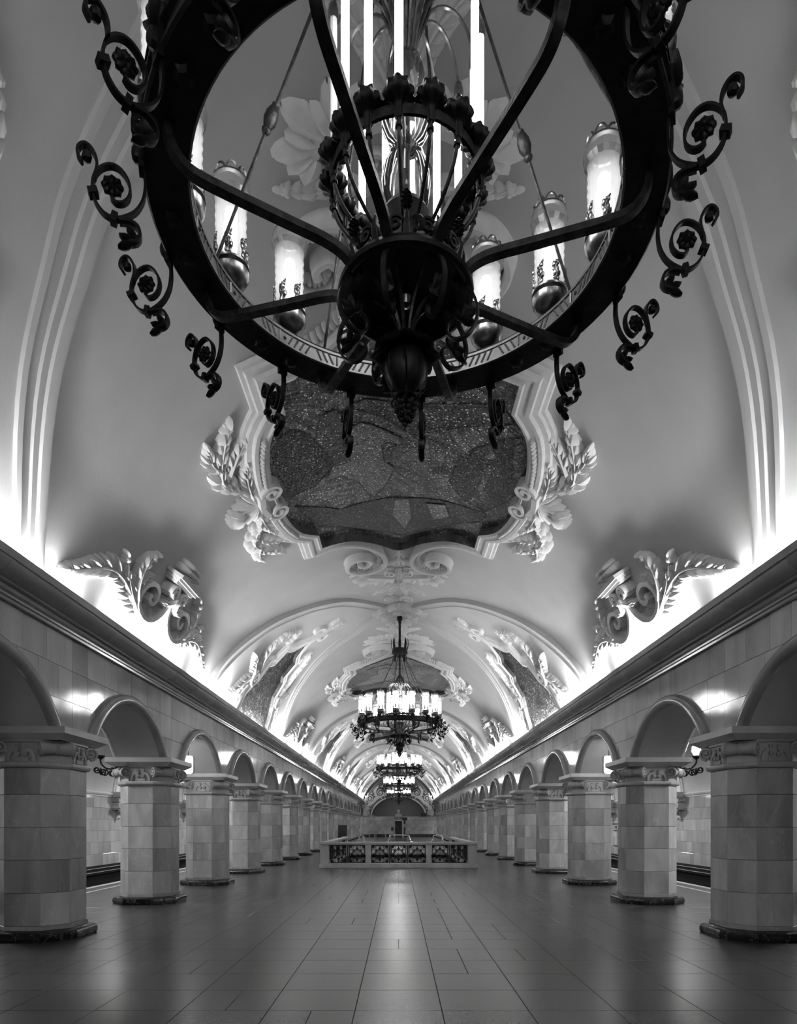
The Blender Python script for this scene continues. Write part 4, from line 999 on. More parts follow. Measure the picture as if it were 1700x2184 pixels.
ch_mesh('glow_tube', mb, M['tube']); ch_mesh('glow_tube_low', mb, M['tube_low']); ch_mesh('unlit_glow_tube', mb, M['dead_tube'])
mb = MB(); mb.tube(smooth([(0.04, 0, 0.86), (0.08, 0, 1.05), (0.16, 0, 1.16), (0.25, 0, 1.17), (0.32, 0, 1.09), (0.35, 0, 0.98)], 3), 0.008, 5)
mb.lathe([(0.003, 1.0), (0.02, 0.985), (0.026, 0.95), (0.022, 0.915)], 8, c=(0.35, 0, 0)); ch_mesh('tube_arm', mb, M['brass'], 50)
mb = MB(); mb.lathe([(0.075, 0.125), (0.105, 0.17), (0.118, 0.24), (0.115, 0.31), (0.092, 0.38), (0.060, 0.425), (0.056, 0.44), (0.085, 0.475), (0.113, 0.53), (0.117, 0.60), (0.103, 0.67), (0.088, 0.715), (0.092, 0.77), (0.078, 0.83), (0.045, 0.865)], 32)
ch_mesh('glass_vase', mb, M['glass'], 60)
mb = MB()
for j in range(14):
    a = 2*math.pi*j/14; mb.tube([pol(r, a, z) for r, z in smooth([(0.030, 0.84), (0.055, 0.96), (0.10, 1.08), (0.125, 1.20), (0.10, 1.32), (0.035, 1.42)], 3)], 0.011, 5)
ch_mesh('reed_bundle', mb, M['iron'], 50)
mb = MB(); pr = [(0.0, 0.12), (0.02, 0.12), (0.02, 1.38)]
z = 1.38
while z < 1.95: pr += [(0.022, z), (0.030, z+0.015)]; z += 0.03
mb.lathe(pr+[(0.02, 1.97)], 10); ch_mesh('centre_column', mb, M['bronze'], 50)
mb = MB(); mb.lathe([(0.0, 1.90), (0.05, 1.91), (0.11, 1.93), (0.16, 1.97), (0.205, 2.02), (0.215, 2.08), (0.205, 2.15), (0.215, 2.16), (0.205, 2.175), (0.15, 2.18), (0.0, 2.18)], 32)
for j in range(8):
    a = 2*math.pi*(j+0.5)/8; mb.lathe([(0.001, -0.03), (0.028, -0.02), (0.036, 0.0), (0.028, 0.02), (0.001, 0.03)], 8, c=pol(0.205, a, 2.07))
ch_mesh('crown', mb, M['bronze'], 40)
mb = MB()
for j in range(8):
    th = 2*math.pi*j/8
    mm = MB(lambda a, b, h, th=th: Vector(((0.20+0.03*math.sin((b-2.16)*9)+h)*math.sin(th)+a*math.cos(th), (0.20+0.03*math.sin((b-2.16)*9)+h)*math.cos(th)-a*math.sin(th), b)))
    mm.leaf([(0, 2.15), (0, 2.28), (0, 2.42)], 0.11, 4, 0.02); mm.leaf([(0, 1.98), (0, 1.92), (0, 1.86)], 0.08, 3, 0.02)
    k = len(mb.v); mb.v += mm.v; mb.f += [tuple(i+k for i in q) for q in mm.f]
ch_mesh('crown_leaves', mb, M['bronze'], 50)
mb = MB(); mb.lathe([(0.032, 2.15), (0.032, 2.90), (0.05, 2.91), (0.05, 2.93), (0.035, 2.94), (0.06, 2.97), (0.085, 3.01), (0.07, 3.05), (0.075, 3.14), (0.10, 3.20), (0.15, 3.22), (0.16, 3.24)], 16); ch_mesh('stem', mb, M['bronze'], 40)
ra = Vector((0.14, 0, 1.95)); rb = Vector((1.045, 0, 0.125))
mb = MB(); mb.tube([ra, rb], 0.0085, 6)
dr = (rb-ra); kc = ra+dr*0.635; dn = dr.normalized()
tp = []
for t, r in ((-0.075, 0.010), (-0.07, 0.019), (-0.058, 0.019), (-0.05, 0.024), (-0.025, 0.033), (0.01, 0.034), (0.035, 0.024), (0.045, 0.017), (0.052, 0.024), (0.062, 0.022), (0.075, 0.010)): tp.append((kc+dn*t, r))
mb.tube([p for p, r in tp], [r for p, r in tp], 10)
ch_mesh('hanging_rod', mb, M['iron'], 40)
mb = MB(); mb.bar(smooth([(0.285, 0, -0.285), (0.325, 0, -0.34), (0.345, 0, -0.42), (0.315, 0, -0.50), (0.25, 0, -0.53), (0.205, 0, -0.50), (0.205, 0, -0.455), (0.235, 0, -0.44)], 3), (0, 1, 0), 0.024, 0.010)
for sgn in (-1, 1):
    mm = MB(lambda a, b, h, s=sgn: Vector((a, s*h, b)))
    for a in (-0.5, 0.4, 1.3, 2.2): mm.lobe(0.27, -0.44, a, 0.07, 0.04, 0.02)
    k = len(mb.v); mb.v += mm.v; mb.f += [tuple(i+k for i in q) for q in mm.f]
ch_mesh('hub_hook', mb, M['bronze'], 50)
mb = MB(); mb.tube(smooth([(0.030, 0, -0.50), (0.035, 0, -0.42), (0.075, 0, -0.33), (0.15, 0, -0.26), (0.19, 0, -0.225)], 3), 0.009, 5); ch_mesh('hub_stay', mb, M['iron'])
mb = MB(); mb.lathe([(0.001, -0.325), (0.025, -0.315), (0.036, -0.285), (0.026, -0.255), (0.012, -0.24), (0.012, -0.20)], 14); ch_mesh('hub_ball', mb, M['brass'])
mb = MB(); mb.lathe([(0.03, -0.455), (0.07, -0.475), (0.12, -0.515), (0.155, -0.56), (0.14, -0.563), (0.10, -0.53), (0.05, -0.52)], 32, scallop=0.10, lobes=8)
mb.lathe([(0.045, -0.515), (0.080, -0.54), (0.097, -0.58), (0.101, -0.62), (0.092, -0.67), (0.065, -0.715), (0.035, -0.735), (0.045, -0.745), (0.05, -0.755), (0.025, -0.765)], 24)
for j in range(8):
    a = 2*math.pi*j/8
    mm = MB(lambda u, v, h, a=a: Vector(((0.098*math.sqrt(max(0.05, 1-((v+0.62)/0.13)**2))+h)*math.sin(a+u), (0.098*math.sqrt(max(0.05, 1-((v+0.62)/0.13)**2))+h)*math.cos(a+u), v)))
    mm.leaf([(0, -0.53), (0.05, -0.58), (0.0, -0.64), (0, -0.71)], 0.20, 4, 0.008, a0=0.4, a1=0.3)
    k = len(mb.v); mb.v += mm.v; mb.f += [tuple(i+k for i in q) for q in mm.f]
ch_mesh('pendant', mb, M['bronze'], 50)
mb = MB()
for z, r, n in ((-0.775, 0.036, 6), (-0.795, 0.045, 8), (-0.818, 0.042, 7), (-0.84, 0.032, 6), (-0.86, 0.020, 4), (-0.878, 0.006, 1)):
    for j in range(n):
        a = 2*math.pi*j/n+z*40; mb.lathe([(0.001, -0.016), (0.015, -0.006), (0.015, 0.006), (0.001, 0.016)], 6, c=(r*math.cos(a), r*math.sin(a), z))
for j in range(6):
    a = 2*math.pi*j/6; mb.tube([pol(0.03+q[0], a, -0.755+q[1]) for q in spiral(0.03, 0, 0.028, 0.008, 3.1, 1.2, 9, 1)], 0.006, 4)
ch_mesh('grape_finial', mb, M['bronze'], 60)

def chandelier(zc, label, unlit=(), absent=(), low=False):
    r = empty('chandelier', (0.035, zc, EYE+2.78)); tag(r, label, 'chandelier', 'chandeliers down the middle of the hall')
    for key in ('ring', 'hub_bowl', 'cage_hoop', 'glass_vase', 'reed_bundle', 'centre_column', 'stem', 'hub_ball'): inst(CH[key], key, r)
    o = inst(CH['frieze'], 'frieze', r); o = inst(CH['crest'], 'crest', r); o['kind'] = 'stuff'
    o = inst(CH['hub_crest'], 'hub_crest', r); o['kind'] = 'stuff'
    o = inst(CH['crown'], 'crown', r); inst(CH['crown_leaves'], 'crown_leaves', o)
    o = inst(CH['pendant'], 'pendant', r); inst(CH['grape_finial'], 'grape_finial', o)
    for i, th in enumerate(TH_L):
        R_ = (0, 0, rot_to(th))
        o = inst(CH['lamp_shade'], 'lamp_shade', r, pol(1.09, th, 0), R_)
        for key in ('lamp_cup', 'cup_leaves', 'shade_crown'): inst(CH[key], key, o)
        inst(CH['lamp_tube_low' if low else 'lamp_tube'], 'lamp_tube', o)
        o = inst(CH['scroll_bar'], 'scroll_bracket', r, (0, 0, 0), R_)
        for key in ('scroll_tip', 'rosette', 'clamp0', 'clamp1', 'drop_leaf'): inst(CH[key], key.rstrip('01'), o)
        inst(CH['mount'], 'mount', r, pol(1.172, th, 0), (0, 0, -th))
        inst(CH['boss'], 'boss', r, pol(1.075, th+D2R(11.25 if i % 2 else 0), 0))
        o = inst(CH['tube_cup'], 'tube_cup', r, (0, 0, 0), R_)
        inst(CH['cage_rod'], 'cage_rod', r, (0, 0, 0), R_)
        if i in unlit: t = inst(CH['unlit_glow_tube'], 'lamp_tube', r, (0, 0, 0), R_); t['label'] = 'unlit grey lamp tube'
        elif i not in absent: inst(CH['glow_tube_low' if low else 'glow_tube'], 'lamp_tube', r, (0, 0, 0), R_)
        inst(CH['tube_arm'], 'tube_arm', r, (0, 0, 0), R_)
    for th in TH_S:
        R_ = (0, 0, rot_to(th)); inst(CH['spoke'], 'spoke', r, (0, 0, 0), R_); inst(CH['hanging_rod'], 'hanging_rod', r, (0, 0, 0), R_)
        inst(CH['hub_hook'], 'hub_hook', r, (0, 0, 0), R_); inst(CH['hub_stay'], 'hub_stay', r, (0, 0, 0), R_)
    return r
CL = ['huge dark bronze ring chandelier close overhead, seen from below', 'bronze ring chandelier with sixteen glass lamps, whole in view down the hall', 'third bronze ring chandelier, glowing behind the second',
      'fourth bronze ring chandelier, small and glowing', 'farthest bronze ring chandelier in front of the end wall arch']
for k, zc in enumerate(ZC): chandelier(zc, CL[k], unlit=(11,) if k == 0 else (), absent=(6, 7) if k == 0 else (), low=(k == 0))

# ------------------------------------------------------------------ sconces over the pillars on the platform side, hanging lit signs
mb = MB(); mb.tube(smooth([(-0.12, 0, 0.05), (0, 0, 0.0), (0.15, 0, -0.10), (0.32, 0, -0.12), (0.44, 0, -0.02), (0.45, 0, 0.10)], 4), 0.018, 6)
for s_ in (-1, 1):
    mb.tube([(0.22+p[0], s_*0.03, -0.2+p[1]) for p in spiral(0, 0, 0.10, 0.02, 1.5, 1.4, 16)], 0.012, 5)
    mb.tube([(0.38+p[0], s_*0.05, -0.18+p[1]) for p in spiral(0, 0, 0.08, 0.015, 0.5, 1.4, 14, -1)], 0.014, 5)
    mb.tube([(0.52+p[0], s_*0.02, -0.14+p[1]) for p in spiral(0, 0, 0.07, 0.015, 3.5, 1.3, 14)], 0.012, 5)
mb.lathe([(0.01, 0.05), (0.07, 0.10), (0.08, 0.13), (0.06, 0.14)], 12, c=(0.45, 0, 0), scallop=0.1, lobes=6)
mb.lathe([(0.001, -0.24), (0.03, -0.2), (0.035, -0.16), (0.01, -0.1)], 8, c=(0.45, 0, 0))
sa = mb.mesh('sconce_arm', True, 50); sa.materials.append(M['bronze'])
mb = MB(); mb.lathe([(0.001, 0.13), (0.05, 0.15), (0.085, 0.22), (0.08, 0.30), (0.04, 0.38), (0.001, 0.42)], 12, c=(0.45, 0, 0)); sb = mb.mesh('bulb', True); sb.materials.append(M['bulb'])
for sd in (-1, 1):
    for i, y in enumerate(PIL[1:12]):
        r = empty('wall_sconce', (sd*(X_WO+0.12), y, EYE+1.20)); r.scale = (sd, 1, 1)
        tag(r, 'curled bronze sconce with flame bulb behind the %s visible pillar of the %s row' % (ORD[i], SIDE[sd]), 'sconce', 'sconces over the platform side of the pillars')
        inst(sa, 'arm', r)
        if sd == -1 and i == 1: r['label'] = 'curled bronze sconce without a bulb behind the second visible pillar of the left row'
        else: inst(sb, 'bulb', r)
for sd in (-1, 1):
    for j, y in enumerate((14.71,)):
        r = empty('hanging_sign', (sd*5.01, y, EYE+1.13)); tag(r, 'glowing white sign box hanging in the third visible arch of the %s arcade' % SIDE[sd], 'sign', 'lit signs hanging in the arches')
        mb = MB(lambda a, b, h: Vector((a, h, b)))
        hw, hh, rr = 0.42, 0.20, 0.05
        o_ = [(sx*(hw-rr)+rr*math.cos(t), sz*(hh-rr)+hh+rr*math.sin(t)) for sx, sz, t0 in ((1, 1, 0), (-1, 1, 90), (-1, -1, 180), (1, -1, 270)) for t in [math.radians(t0+a) for a in (0, 30, 60, 90)]]
        mb.grid([[(u, v, -0.05) for u, v in o_], [(u, v, 0.05) for u, v in o_]], closed_u=True)
        mb.build('casing', M['steel'], parent=r, ang=30)
        mb = MB(lambda a, b, h: Vector((a, h, b)))
        for h in (-0.052, 0.052): mb.add([(u*0.985, hh+(v-hh)*0.97, h) for u, v in o_], [tuple(range(16))])
        mb.build('lit_face', M['sign'], parent=r)
        for s_ in (-1, 1):
            mb = MB(); mb.tube([(s_*0.30, 0, 0.39), (s_*0.30, 0, 0.83)], 0.012, 6); mb.build('rod', M['steel'], parent=r)

# ------------------------------------------------------------------ end wall: marble dado, relief arch, niche, door, bust
ew = MB(); ew.box(-X_W, X_W, Z_END, Z_END+0.4, -0.02, 2.32)
endw = tag(ew.build('wall_end', M['joint'], smooth_=False), kind='structure')
rnd = random.Random(8)
for ci in range(5):
    z0 = 0.34+0.40*ci; x = -X_W+0.0
    while x < X_W-0.05:
        wd = rnd.choice((0.55, 0.75, 0.95)); x1 = min(x+wd, X_W)
        if not (-0.6 < (x+x1)/2 < 0.6) or z0 > 2.0:
            inst(tile_mesh(round(x1-x, 3), 0.40 if ci < 4 else 0.38, 0.02, M['pillar_tile'], 'marble_slab'), 'marble_slab', endw, ((x+x1)/2, Z_END, z0+0.2))
        x = x1
mb = MB(); mb.box(-X_W, X_W, Z_END-0.04, Z_END, 0, 0.34); mb.build('dark_skirting', M['plinth'], parent=endw)
mb = MB(); mb.box(-X_W, X_W, Z_END-0.10, Z_END+0.02, 2.32, 2.40); mb.build('ledge', M['abacus'], parent=endw)
# tympanum with the niche opening
def vault_h(x): return Y0_V+math.sqrt(R_V**2-x*x)
NI_A, NI_B, NI_Z = 3.18, 2.36, 2.40
mb = MB(); rows = [[], []]
for i in range(49):
    t = math.pi*i/48; x, z = NI_A*math.cos(t), NI_Z+NI_B*math.sin(t)
    rows[0].append((x, Z_END, z)); a = 1.0
    X_o = 4.34*math.cos(t) if abs(4.34*math.cos(t)) < 4.34 else math.copysign(4.34, math.cos(t))
    Zo = NI_Z+(vault_h(X_o)-NI_Z)*min(1.0, math.sin(t)*1.0)**0.35 if math.sin(t) > 1e-3 else NI_Z
    rows[1].append((X_o, Z_END, max(NI_Z, Zo)))
mb.grid(rows); ty = mb.build('tympanum', M['dark_ground'], parent=endw)
mb = MB(); rows = [[(NI_A*math.cos(math.pi*i/32), Z_END+d, NI_Z+NI_B*math.sin(math.pi*i/32)) for i in range(33)] for d in (0, 1.2)]; mb.grid(rows)
mb.grid([[(NI_A*math.cos(math.pi*i/32)*k, Z_END+1.2, NI_Z+NI_B*math.sin(math.pi*i/32)*k) for i in range(33)] for k in (0.001, 0.5, 1)])
mb.box(-NI_A, NI_A, Z_END+0.02, Z_END+1.2, NI_Z-0.1, NI_Z); mb.build('niche', M['niche'], parent=endw, ang=20)
mb = MB(lambda a, b, h: Vector((a, Z_END-h, b)))
pth = [(NI_A*math.cos(math.pi*i/40), NI_Z+NI_B*math.sin(math.pi*i/40)) for i in range(41)]
mb.band(pth, [(-0.12, 0), (-0.12, 0.12), (-0.03, 0.14), (0.02, 0.10), (0.03, 0.0)]); mb.build('niche_rim', M['stucco'], parent=endw, ang=30)
for s_ in (-1, 1):
    mb = MB(lambda a, b, h, s=s_: Vector((a*s, Z_END-h, b)))
    for cx, cy, r0, tn, d, a0 in ((3.30, 4.55, 0.50, 2.0, 1, 3.0), (2.15, 5.25, 0.55, 2.0, -1, 0.5), (3.75, 3.45, 0.40, 2.0, -1, 1.5), (0.95, 5.85, 0.42, 1.8, 1, 3.5), (3.70, 2.75, 0.26, 1.6, 1, 0.0), (1.55, 5.0, 0.26, 1.6, 1, 2.0), (0.3, 5.2, 0.2, 1.4, -1, 2.0)):
        mb.band(spiral(cx, cy, r0, r0*0.12, a0, tn, 34, d), [(-0.05, 0), (-0.04, 0.10), (0.04, 0.10), (0.05, 0)])
        mb.dome(cx, cy, r0*0.22, r0*0.22, 0.14)
        for j in range(9):
            a = a0+j*0.7; mb.lobe(cx+r0*1.02*math.cos(a), cy+r0*1.02*math.sin(a), a+0.9*d, r0*0.55, r0*0.26, 0.08)
    for pts, w in (([(3.9, 2.5), (3.95, 3.0), (3.5, 3.7), (2.9, 4.2), (2.6, 4.8)], 0.5), ([(3.1, 3.9), (2.6, 4.5), (1.8, 4.9)], 0.5), ([(3.9, 3.9), (3.85, 4.4), (3.6, 5.0)], 0.4), ([(2.6, 4.8), (2.75, 5.4), (2.4, 6.0)], 0.45), ([(1.9, 5.9), (1.3, 6.4), (0.6, 6.9)], 0.5), ([(1.3, 5.3), (0.7, 5.3), (0.2, 5.7)], 0.4)):
        mb.leaf(pts, w, 8, 0.10)
    mb.build('rinceau', M['stucco'], parent=endw, ang=40)
# dark door in a light frame with the bust on its pedestal above
d = empty('door_1', (0, Z_END-0.05, 0)); tag(d, kind='structure')
mb = MB(); mb.box(-0.38, 0.38, -0.02, 0.04, 0, 1.92); mb.build('door_leaf', M['black'], parent=d)
for s_ in (-1, 1):
    mb = MB(); x0, x1 = sorted((s_*0.42, s_*0.60)); mb.box(x0, x1, -0.14, 0.04, 0, 1.94); mb.build('door_frame', M['abacus'], parent=d)
mb = MB(); mb.box(-0.46, 0.46, -0.62, 0.04, 1.90, 2.04); mb.build('lintel', M['white_paint'], parent=d)
b = empty('bust', (0, Z_END-0.50, 2.04)); tag(b, 'pale stone bust on a dark block above the door of the end wall', 'bust')
mb = MB(); mb.box(-0.38, 0.38, -0.12, 0.25, 0.0, 0.34); mb.build('pedestal', M['plinth'], parent=b)
bm = MB(lambda x, y, z: Vector((x, y+0.05, z)))
# head and shoulders in one surface of stacked sections
secs = [(0.38, 0.17, 0.34), (0.40, 0.18, 0.46), (0.37, 0.17, 0.56), (0.27, 0.14, 0.66), (0.13, 0.11, 0.72), (0.10, 0.10, 0.78), (0.11, 0.12, 0.83), (0.135, 0.15, 0.90), (0.15, 0.165, 0.98), (0.148, 0.165, 1.06), (0.12, 0.14, 1.13), (0.06, 0.08, 1.17), (0.005, 0.005, 1.18)]
bm.grid([[(a*math.cos(2*math.pi*k/20), c*math.sin(2*math.pi*k/20)-(0.03 if 0.85 < z < 1.12 and k in (14, 15, 16) else 0), z) for k in range(20)] for a, c, z in secs], closed_u=True)
bm.build('figure', M['bust'], parent=b, ang=60)
fm_ = MB()
fm_.lathe([(0.001, -0.02), (0.02, 0), (0.001, 0.05)], 6, c=(0, -0.13, 0.99))
for s_ in (-1, 1): fm_.lathe([(0.001, -0.035), (0.025, 0), (0.001, 0.035)], 6, c=(s_*0.15, 0.05, 0.98)); fm_.lathe([(0.001, -0.012), (0.022, 0), (0.001, 0.012)], 6, c=(s_*0.05, -0.105, 1.02))
fm_.lathe([(0.001, -0.01), (0.035, 0), (0.001, 0.01)], 6, c=(0, -0.10, 0.91)); fm_.build('face', M['bust'], parent=b)
# dark loudspeaker box on the ledge
ls = MB(); ls.box(-0.32, 0.32, -0.12, 0.12, 0, 0.42); ls.box(-0.26, 0.26, -0.14, -0.12, 0.05, 0.37)
tag(ls.build('loudspeaker', M['black'], loc=(2.95, Z_END-0.27, 2.40)), 'small black box on the ledge right of the niche', 'loudspeaker')

# scaffold ladder by the end wall
r = empty('scaffold', (-3.35, 74.2, 0)); tag(r, 'tall pale stepladder scaffold against the end wall', 'scaffold')
for x in (-0.62, 0.05, 0.55):
    for y in (-0.3, 0.3):
        mb = MB(); mb.tube([(x*1.15, y, 0), (x, y, 3.6 if x < 0.1 else 2.5)], 0.035, 6); mb.build('post', M['steel'], parent=r)
for z in [0.35+0.33*i for i in range(9)]:
    mb = MB(); mb.tube([(-0.62, -0.3, z), (0.05, -0.3, z)], 0.02, 5); mb.build('rung', M['steel'], parent=r)
for z in (2.45, 2.0, 3.5):
    mb = MB(); mb.box(-0.7, 0.6 if z < 3 else 0.1, -0.33, 0.33, z, z+0.06); mb.build('deck', M['steel'], parent=r)
r = empty('trestle', (-2.1, 74.0, 0)); tag(r, 'low grey trestle table beside the scaffold', 'table')
mb = MB(); mb.box(-0.55, 0.75, -0.3, 0.3, 0.95, 1.0); mb.build('table_top', M['steel'], parent=r)
for x in (-0.45, 0.65):
    for y in (-0.25, 0.25):
        mb = MB(); mb.tube([(x, y, 0), (x*0.9, y, 0.95)], 0.025, 6); mb.build('leg', M['steel'], parent=r)
# round sign on a stand by the right pillars
r = empty('round_stand_sign', (3.62, 55.0, 0)); tag(r, 'pale round sign on a tall thin stand by the right pillars', 'sign')
mb = MB(lambda a, b_, h: Vector((a, h, b_))); pts = [(0.24*math.cos(2*math.pi*k/20), 1.62+0.24*math.sin(2*math.pi*k/20)) for k in range(20)]
mb.grid([[(u, v, -0.02) for u, v in pts], [(u, v, 0.02) for u, v in pts]], closed_u=True); mb.add([(u, v, -0.02) for u, v in pts]+[(u, v, 0.02) for u, v in pts], [tuple(range(20)), tuple(range(20, 40))]); mb.build('disc', M['steel'], parent=r)
mb = MB(); mb.tube([(0, 0.03, 0), (0, 0.03, 1.5)], 0.02, 6); mb.build('pole', M['steel'], parent=r)
mb = MB(); mb.lathe([(0.22, 0), (0.2, 0.03), (0.02, 0.05)], 16); mb.build('base', M['steel'], parent=r)

# ------------------------------------------------------------------ stairwell with its balustrade
w = MB(); x, y0, y1 = ST_X, ST_Y0, ST_Y1
w.add([(-x, y0, 0), (x, y0, 0), (x, y1, 0), (-x, y1, 0), (-x, y0, -5), (x, y0, -5), (x, y1, -5), (-x, y1, -5)], [(0,1,5,4),(1,2,6,5),(3,0,4,7),(2,3,7,6)])
wl = tag(w.build('wall_stairwell', M['soffit'], smooth_=False), kind='structure')
st = empty('floor_stairs', (0, ST_Y1, 0)); tag(st, kind='structure')
mb = MB(); mb.box(-ST_X, ST_X, -0.32, 0, -0.16, 0); sm_ = mb.mesh('step', False); sm_.materials.append(M['base_strip'])
for i in range(28): inst(sm_, 'step', st, (0, -0.30*i-0.0, -0.16*i-0.16))
B_Y, B_X = 22.6, 2.56
bal = empty('balustrade', (0, B_Y, 0)); tag(bal, 'low stone balustrade with dark bronze grilles around the stairwell', 'balustrade')
def bbox(name, x0, x1, y0, y1, z0, z1, mat, ch=0.006):
    mb = MB(); mb.box(x0, x1, y0, y1, z0, z1); me = mb.mesh(name, False); bm = bmesh.new(); bm.from_mesh(me)
    bmesh.ops.bevel(bm, geom=bm.edges[:], offset=ch, segments=1, affect='EDGES'); bm.to_mesh(me); bm.free()
    me.materials.append(mat); o = bpy.data.objects.new(name, me); COL.objects.link(o); o.parent = bal; return o
mpost = M['abacus']
for s_ in (-1, 1):
    a, c = sorted((s_*2.41, s_*2.70)); bbox('corner_post', a, c, 0.0, 0.30, 0.13, 0.80, mpost)
    a, c = sorted((s_*2.385, s_*2.73)); bbox('post_base', a, c, -0.03, 0.33, 0.0, 0.125, mpost); bbox('post_cap', a, c, -0.03, 0.33, 0.80, 0.89, mpost)
    a, c = sorted((s_*0.965, s_*1.13)); bbox('pier', a, c, 0.04, 0.26, 0.15, 0.80, mpost)
    a, c = sorted((s_*2.43, s_*2.68)); bbox('side_rail', a, c, 0.33, 8.7, 0.80, 0.89, mpost); bbox('side_base', a, c, 0.33, 8.7, 0.0, 0.15, mpost)
    bbox('end_post', a, c, 8.7, 9.0, 0.0, 0.92, mpost)
    for yy in (3.1, 5.9): bbox('side_pier', a+0.03, c-0.03, yy, yy+0.16, 0.15, 0.80, mpost)
bbox('top_rail', -2.385, 2.385, -0.01, 0.31, 0.82, 0.885, mpost); bbox('rail_moulding', -2.385, 2.385, 0.02, 0.28, 0.785, 0.82, mpost, 0.004)
bbox('kerb', -2.385, 2.385, -0.02, 0.32, 0.0, 0.15, mpost)
def grille(wd, hh):
    mb = MB(lambda a, b_, h: Vector((a, h, b_))); a, b_ = wd/2, hh/2; t = 0.018
    fr = [(-a, -b_), (a, -b_), (a, b_), (-a, b_)]
    mb.band(fr, [(0, -0.02), (0.028, -0.02), (0.028, 0.02), (0, 0.02)], closed=True)
    for sx in (-1, 1):
        for sz in (-1, 1):
            p = [(sx*(a-0.17*math.cos(q)), sz*(b_-0.17*math.sin(q))) for q in [math.pi/2*i/8 for i in range(9)]]
            mb.band(p, [(-0.009, -0.014), (-0.009, 0.014), (0.009, 0.014), (0.009, -0.014)])
            for q in (0.35, 0.8, 1.22): mb.lobe(sx*(a-0.02), sz*(b_-0.02), math.atan2(-sz*math.sin(q), -sx*math.cos(q)), 0.12, 0.035, 0.012)
    for r0 in (0.045, 0.085):
        mb.band([(r0*math.cos(2*math.pi*k/16), r0*math.sin(2*math.pi*k/16)) for k in range(16)], [(-0.008, -0.02), (-0.008, 0.02), (0.008, 0.02), (0.008, -0.02)], closed=True)
    mb.dome(0, 0, 0.025, 0.025, -0.03)
    for k in range(16):
        q = 2*math.pi*k/16; mb.dome(0.105*math.cos(q), 0.105*math.sin(q), 0.012, 0.012, -0.02, n=5)
        if k % 2 == 0:
            L_ = 0.12 if k % 4 else 0.17
            mb.lobe(0.11*math.cos(q), 0.11*math.sin(q), q, L_, 0.05, 0.015)
            mb.lobe(0.11*math.cos(q), 0.11*math.sin(q), q, L_, 0.05, -0.015)
        else:
            for s_ in (-1, 1): mb.lobe(0.12*math.cos(q), 0.12*math.sin(q), q+s_*0.5, 0.10, 0.03, -0.012)
    return mb
for x0, x1 in ((-2.37, -1.80), (-1.73, -1.14), (-0.955, -0.34), (-0.27, 0.27), (0.34, 0.955), (1.14, 1.73), (1.80, 2.37)):
    mb = grille(x1-x0-0.03, 0.62); mb.build('grille', M['bronze_light'] if 'bronze_light' in M else M['bronze'], parent=bal, loc=((x0+x1)/2, 0.15, 0.47), ang=40)
for x in (-1.765, 1.765, -0.305, 0.305): bbox('mullion', x-0.03, x+0.03, 0.09, 0.21, 0.15, 0.80, M['iron'])
gm = grille(0.57, 0.62).mesh('grille', True, 40); gm.materials.append(M['bronze'])
for s_ in (-1, 1):
    for i in range(13): inst(gm, 'side_grille', bal, (s_*2.555, 0.66+0.62*i, 0.47), (0, 0, math.pi/2))
# chrome stair handrails
def handrail(x0, x1, label):
    r = empty('stair_handrail', ((x0+x1)/2, 32.9, 0)); tag(r, label, 'handrail', 'chrome handrails at the head of the stairs')
    h = (x1-x0)/2
    p = [(-h-0.12, -0.5, 0.62), (-h, -0.15, 0.66), (-h+0.06, 0, 0.88), (-h+0.16, 0.02, 0.95), (h-0.16, 0.02, 0.95), (h-0.06, 0, 0.88), (h, -0.15, 0.66), (h+0.12, -0.5, 0.62)]
    mb = MB(); mb.tube(smooth(p, 4), 0.028, 8); mb.build('rail', M['chrome'], parent=r)
    for s_ in (-1, 1):
        mb = MB(); mb.tube([(s_*h*0.8, 0.0, 0.0), (s_*h*0.8, 0.0, 0.93)], 0.022, 8); mb.build('post', M['chrome'], parent=r)
handrail(-0.50, 0.60, 'wide chrome handrail loop in the middle behind the balustrade')
handrail(-2.0, -1.70, 'small chrome handrail loop behind the left half of the balustrade')
handrail(1.68, 2.25, 'small chrome handrail loop behind the right half of the balustrade')
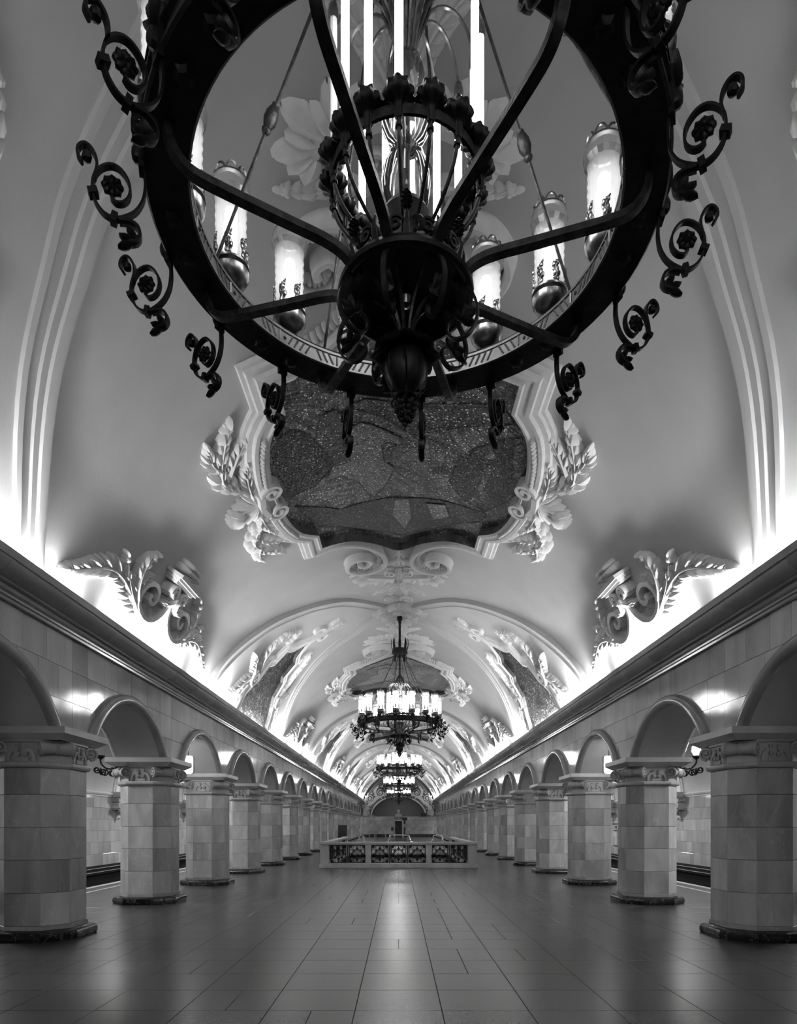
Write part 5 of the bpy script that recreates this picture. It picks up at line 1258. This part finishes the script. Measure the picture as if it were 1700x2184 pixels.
# dark sign board at the far left corner of the balustrade
r = empty('board_sign', (-2.72, 31.85, 0)); tag(r, 'dark upright notice board on legs at the left end of the balustrade', 'sign board')
mb = MB(); mb.box(-0.21, 0.21, -0.02, 0.02, 0.82, 1.46); mb.build('board', M['black'], parent=r)
for s_ in (-1, 1):
    mb = MB(); mb.box(s_*0.19-0.015, s_*0.19+0.015, -0.02, 0.02, 0, 0.82); mb.build('leg', M['black'], parent=r)
mb = MB(); mb.box(-0.21, 0.21, -0.015, 0.015, 0.62, 0.65); mb.build('crossbar', M['black'], parent=r)
# route strip on the right track wall
r = empty('route_strip', (X_TW-0.03, 31.6, 0)); tag(r, 'narrow route diagram with an arrow on the right track wall', 'sign')
mb = MB(); mb.box(-0.01, 0.0, -0.55, 0.55, 1.50, 1.54); mb.build('top_line', M['black'], parent=r)
mb = MB(); mb.add([(-0.012, -0.12, 1.42), (-0.012, 0.12, 1.42), (-0.012, 0.0, 1.26), (0.0, -0.12, 1.42), (0.0, 0.12, 1.42), (0.0, 0.0, 1.26)], [(0, 1, 2), (3, 5, 4), (0, 3, 4, 1), (1, 4, 5, 2), (2, 5, 3, 0)]); mb.build('arrow', M['black'], parent=r)
mb = MB(); mb.box(-0.01, 0.0, -0.35, 0.35, 1.18, 1.22); mb.build('line', M['black'], parent=r)
mb = MB(); mb.box(-0.01, 0.0, -0.14, 0.14, 0.50, 1.10); mb.build('strip', M['white_paint'], parent=r)
mb = MB(); mb.box(-0.01, 0.0, -0.25, 0.25, 0.44, 0.48); mb.build('line', M['black'], parent=r)
# back of the hall behind the viewpoint
mb = MB(); mb.box(-10.8, 10.8, Z_BACK-0.3, Z_BACK, -1.3, 8.0); tag(mb.build('wall_back', M['aisle'], smooth_=False), kind='structure')
mb = MB()
for sd in (-1, 1):
    x0, x1 = sorted((sd*X_W, sd*(X_TW+0.3))); mb.box(x0, x1, Z_END, Z_END+0.3, -1.3, 5.2)
tag(mb.build('wall_end_platforms', M['aisle'], smooth_=False), kind='structure')
